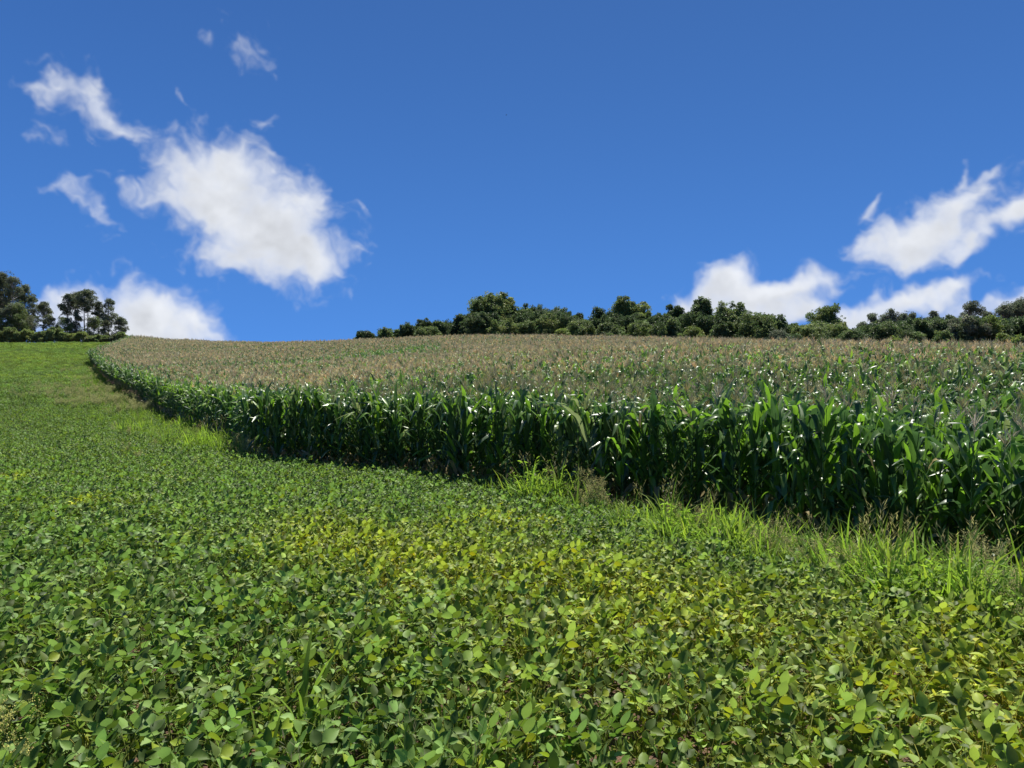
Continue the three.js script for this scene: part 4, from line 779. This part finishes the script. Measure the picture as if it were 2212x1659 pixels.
{
  const T = (px, top, half, d, label, o) => tree('broadleaf_tree', label, 'tree', px, top, half, d, { tone: 'mid', low: 0.02, wide: 1.42, ...o });
  const B = (px, top, half, d, label, o) => tree('shrub', label, 'shrub', px, top, half, d, { tone: 'mid', shape: 'dome', low: 0.02, lobes: 11, wide: 1.5, ...o, tone: o.tone === 'light' ? 'mid' : o.tone });
  // skyline of the corn hill, left to right
  B(788, 717, 15, 112, 'first small dark bush on the crest, alone left of the woods', { tone: 'dark' });
  B(834, 711, 17, 113, 'thin pale bush on the crest left of the woods', { tone: 'light', dense: 0.6 });
  B(858, 714, 9, 113, 'wispy small bush beside the thin pale one', { tone: 'mid', dense: 0.5 });
  T(881, 699, 14, 111, 'small leaning tree at the left end of the woods', { tone: 'dark' });
  T(917, 690, 19, 113, 'dark knobbly tree with a spire, second from the left in the woods', { tone: 'dark', lobes: 12 });
  T(951, 694, 15, 112, 'rounded tree right of the knobbly spired one', { tone: 'mid' });
  B(922, 707, 22, 108, 'light green bush before the knobbly spired tree', { tone: 'light' });
  T(993, 680, 22, 110, 'dark pointed tree left of the biggest tree', { tone: 'dark', shape: 'cone', lobes: 14 });
  T(1015, 688, 20, 109, 'dark low tree against the left flank of the biggest tree', { tone: 'dark' });
  T(1062, 636, 34, 112, 'biggest tree of the skyline with twin leafy tops', { tone: 'mid', second: 'light', lobes: 20, low: 0.05 });
  T(1088, 634, 20, 113, 'right-hand top beside the biggest tree', { tone: 'mid', second: 'light', lobes: 12 });
  T(1044, 675, 30, 106, 'dark undergrowth tree at the foot of the biggest tree', { tone: 'dark', lobes: 14 });
  T(1085, 690, 28, 104, 'pale-leaved tree in front of the biggest tree', { tone: 'light', second: 'mid' });
  T(1130, 660, 30, 112, 'first of the domed trees right of the biggest tree', { tone: 'mid', second: 'dark', lobes: 16 });
  T(1165, 660, 30, 113, 'second of the domed trees, at the top of the dome', { tone: 'dark', lobes: 16 });
  T(1200, 664, 28, 112, 'third of the domed trees, at the right slope of the dome', { tone: 'dark', lobes: 15 });
  T(1222, 676, 17, 110, 'sparse dark tree ending the dome on the right', { tone: 'dark' });
  B(1140, 697, 26, 104, 'light bush under the first domed tree', { tone: 'light', second: 'mid' });
  B(1180, 684, 24, 104, 'rounded green bush under the top of the dome', { tone: 'mid', second: 'light' });
  B(1217, 712, 16, 98, 'bright green bush at the edge of the corn below the dome', { tone: 'lime', lobes: 8 });
  T(1251, 677, 16, 108, 'small spire tree in the dip between dome and tall group', { tone: 'dark', shape: 'cone' });
  B(1256, 694, 22, 100, 'leafy bush in the dip between dome and tall group', { tone: 'mid', second: 'light' });
  T(1298, 667, 24, 104, 'dark two-topped tree left of the second tall group', { tone: 'dark', lobes: 14 });
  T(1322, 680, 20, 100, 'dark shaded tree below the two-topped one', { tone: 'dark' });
  T(1350, 641, 25, 102, 'tallest tree of the second group, with a leafy crest', { tone: 'mid', second: 'light', lobes: 16 });
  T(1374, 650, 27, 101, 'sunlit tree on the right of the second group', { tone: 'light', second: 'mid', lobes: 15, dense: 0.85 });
  T(1392, 672, 18, 98, 'yellowish airy tree on the right slope of the second group', { tone: 'lime', second: 'light', dense: 0.7 });
  B(1320, 700, 26, 94, 'low round bush below the second group', { tone: 'mid' });
  B(1384, 698, 24, 92, 'yellow-green bush below the sunlit tree', { tone: 'light', second: 'lime' });
  T(1424, 674, 19, 96, 'round-topped tree between the second group and the spires', { tone: 'dark' });
  T(1456, 659, 18, 95, 'left spire of the pair of dark spires', { tone: 'dark', lobes: 14 });
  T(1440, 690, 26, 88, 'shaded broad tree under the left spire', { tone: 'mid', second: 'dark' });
  T(1514, 643, 19, 92, 'right and taller dark spire', { tone: 'dark', second: 'mid', lobes: 16 });
  T(1486, 668, 20, 93, 'dark tree joining the two spires', { tone: 'dark' });
  B(1494, 709, 22, 82, 'pale yellow-green bush at the foot of the spires', { tone: 'lime', second: 'light' });
  T(1566, 653, 25, 88, 'open airy tree right of the spires', { tone: 'light', second: 'mid', dense: 0.72, lobes: 15 });
  T(1592, 655, 20, 88, 'airy tree with dark right side next to the spires', { tone: 'mid', second: 'dark', dense: 0.8 });
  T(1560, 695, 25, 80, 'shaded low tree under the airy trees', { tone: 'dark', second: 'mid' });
  T(1632, 672, 33, 80, 'round dense tree like a ball in the middle of the right woods', { tone: 'mid', lobes: 20, shape: 'round' });
  T(1678, 683, 20, 82, 'dark tree right of the round dense one', { tone: 'dark', second: 'mid' });
  tree('shrub', 'flat layered greyish bush before the dark tree', 'shrub', 1682, 714, 30, 68, { tone: 'grey', shape: 'dome', low: 0.1, dense: 0.7, leaf: 0.13 });
  B(1714, 700, 17, 84, 'thin pale bush in the gap of the right woods', { tone: 'light', dense: 0.55 });
  T(1782, 663, 28, 82, 'tree with a high open top above the dense mass', { tone: 'mid', second: 'light', dense: 0.8, low: 0.4, lobes: 12 });
  T(1755, 697, 32, 72, 'dense bushy tree below and left of the high open top', { tone: 'mid', second: 'light', lobes: 16 });
  T(1810, 694, 28, 74, 'dense yellowish tree below and right of the high open top', { tone: 'light', second: 'mid', lobes: 14 });
  B(1716, 725, 18, 62, 'dark low bush at the crop edge in the gap', { tone: 'dark' });
  B(1840, 716, 22, 64, 'dark low bush right of the yellowish tree', { tone: 'dark', second: 'mid' });
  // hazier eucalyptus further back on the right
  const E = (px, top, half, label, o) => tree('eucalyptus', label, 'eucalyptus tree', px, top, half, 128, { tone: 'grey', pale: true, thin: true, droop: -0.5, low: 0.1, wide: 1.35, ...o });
  E(1864, 697, 16, 'small grey eucalyptus at the left end of the back row');
  E(1885, 677, 14, 'round-headed grey eucalyptus, second in the back row');
  E(1908, 680, 17, 'grey eucalyptus between the round head and the tall one');
  E(1929, 667, 15, 'tall grey eucalyptus of the left back row');
  E(1950, 677, 15, 'grey eucalyptus right of the tall one in the back row');
  E(1968, 675, 12, 'narrow grey eucalyptus in the back row');
  E(2014, 671, 14, 'grey eucalyptus peeping over the dark mass');
  E(2052, 683, 15, 'low grey eucalyptus behind the dark mass');
  E(2100, 652, 22, 'tallest grey eucalyptus of the right back row', { lobes: 14 });
  E(2132, 672, 15, 'grey eucalyptus right of the tallest in the back row');
  E(2170, 657, 20, 'grey eucalyptus near the right edge with a rounded top', { lobes: 14 });
  E(2205, 648, 26, 'big grey eucalyptus cut by the right edge', { lobes: 16 });
  E(2250, 650, 30, 'grey eucalyptus just past the right edge', { lobes: 14 });
  T(1910, 702, 30, 62, 'dark dome-shaped tree in front of the left back row', { tone: 'dark', second: 'mid', shape: 'dome', lobes: 14 });
  T(1958, 706, 24, 64, 'low dark tree right of the dome-shaped one', { tone: 'dark' });
  T(1994, 688, 24, 66, 'dark rounded tree left of the vine-hung pair', { tone: 'dark', second: 'mid' });
  T(2034, 680, 22, 66, 'dark upright tree with a leafy top near the right', { tone: 'dark', second: 'light' });
  T(2085, 684, 32, 60, 'broad-leaved bluish tree left of the vine-hung one', { tone: 'grey', second: 'dark', lobes: 16 });
  T(2140, 683, 26, 60, 'vine-hung tree with bright green rim', { tone: 'dark', second: 'lime', lobes: 16 });
  B(1928, 729, 13, 48, 'small bright bush at the crop edge on the right', { tone: 'lime' });
  B(1985, 720, 15, 54, 'mid-green bush at the crop edge right of the bright one', { tone: 'mid' });
  B(2036, 716, 18, 54, 'yellow-green bush below the upright tree', { tone: 'light' });
  B(1958, 733, 14, 48, 'low dark bush between the bright bushes', { tone: 'dark' });
  B(2168, 726, 18, 46, 'yellowish bush below the grey eucalyptus at the right', { tone: 'light', second: 'lime' });
  B(2206, 730, 16, 42, 'bushy shrub at the right edge above the tassels', { tone: 'mid', second: 'lime' });
  T(2190, 705, 28, 70, 'dark tree below the eucalyptus at the right edge', { tone: 'dark' });
  T(2260, 690, 34, 66, 'tree just past the right edge', { tone: 'dark' });
}

// undergrowth that closes the gaps at the foot of the woods
{
  const rr = rng(88), lists = [0, 1, 2, 3, 4].map(() => []), g = new THREE.Group(); g.name = 'undergrowth'; scene.add(g);
  tag(g, 'dark undergrowth closing the gaps along the foot of the hilltop woods', 'undergrowth', null, 'stuff');
  const depth = [[860, 114], [1100, 110], [1300, 101], [1500, 90], [1700, 84], [1900, 72], [2260, 62]], top = [[860, 720], [900, 706], [980, 696], [1040, 682], [1230, 682], [1260, 696], [1300, 686], [1420, 690], [1500, 682], [1650, 690], [1700, 708], [1730, 712], [1780, 700], [1840, 718], [1900, 704], [2000, 696], [2260, 694]];
  for (let k = 0; k < 560; k++) {
    const px = rr.r(866, 2262), d = table(depth, px) + rr.r(-2, 5), x = across(px, d), z = -d * K, y0 = height(x, z), H = Math.max(1.2, above(table(top, px) + rr.g() * 9, d) - y0), w = rr.r(0.9, 1.6), tone = rr() < 0.85 ? GREEN.dark : GREEN.mid;
    for (let j = 0, n = 16 + H * 5; j < n; j++) { const a = rr.r(0, 6.28), f = Math.sqrt(rr()), r = w * (1 - 0.5 * f) * rr.r(0.6, 1.1), u = V(Math.cos(a), rr.r(-0.1, 0.9), Math.sin(a)).normalize(), t = rr.r(0.75, 1.25); lists[rr.i(5)].push([x + u.x * r, y0 + H * f, z + u.z * r, u, rr.r(0.5, 0.95), [tone[0] * t, tone[1] * t, tone[2] * t]]); }
  }
  const M = new THREE.Matrix4(), Q = new THREE.Quaternion(), up = V(0, 1, 0), Q2 = new THREE.Quaternion(), c = new THREE.Color();
  lists.forEach((b, k) => { const im = new THREE.InstancedMesh(SPRAYS[k], crownMat, b.length); im.name = 'leaf_sprays'; im.userData.kind = 'stuff'; b.forEach(([x, y, z, u, s, col], i) => { Q.setFromUnitVectors(up, V(u.x, 0.7, u.z).normalize()).multiply(Q2.setFromAxisAngle(up, rr.r(0, 6.28))); M.compose(V(x, y, z), Q, V(s, s, s)); im.setMatrixAt(i, M); c.setRGB(...col); im.setColorAt(i, c); }); g.add(im); });
}

// ------------------------------------------------------------------ birds
{
  const dark = plainMat('feather', 0.03, 0.03, 0.035, 0.8, { tint: false });
  const bird = (label, px, py, d, span, turn, lift) => {
    const t = thing('bird', label, 'bird', across(px, d), above(py, d), -d * K, turn);
    const body = new THREE.LatheGeometry([[0.001, -0.5], [0.06, -0.42], [0.11, -0.15], [0.13, 0.1], [0.1, 0.3], [0.075, 0.4], [0.07, 0.48], [0.03, 0.56], [0.001, 0.62]].map(([a, b]) => new THREE.Vector2(a * span * 0.5, b * span * 0.5)), 10);
    body.rotateX(Math.PI / 2);
    const add = (g, n) => { const q = new THREE.Mesh(g, dark); q.name = n; t.add(q); };
    add(body, 'body');
    for (const s of [-1, 1]) { const mb = new MB(); mb.sheet(8, 2, (u, v, o) => o.set(s * u * span * 0.5, Math.sin(u * 2.2) * lift * span, span * (0.06 - u * u * 0.16) + v * span * 0.09 * (1 - u * 0.75)), WHITE); add(mb.geo(), 'wing'); }
    const tb = new MB(); tb.sheet(3, 2, (u, v, o) => o.set(v * span * (0.03 + 0.05 * u), 0, -span * (0.2 + 0.2 * u)), WHITE); add(tb.geo(), 'tail');
  };
  bird('small dark bird flying alone in the blue sky above the centre', 1094, 249, 60, 0.34, 1.1, 0.16);
  bird('tiny dark bird flying before the cloud above the eucalyptus', 225, 631, 110, 0.36, -1.2, 0.1);
}

renderer.render(scene, camera);
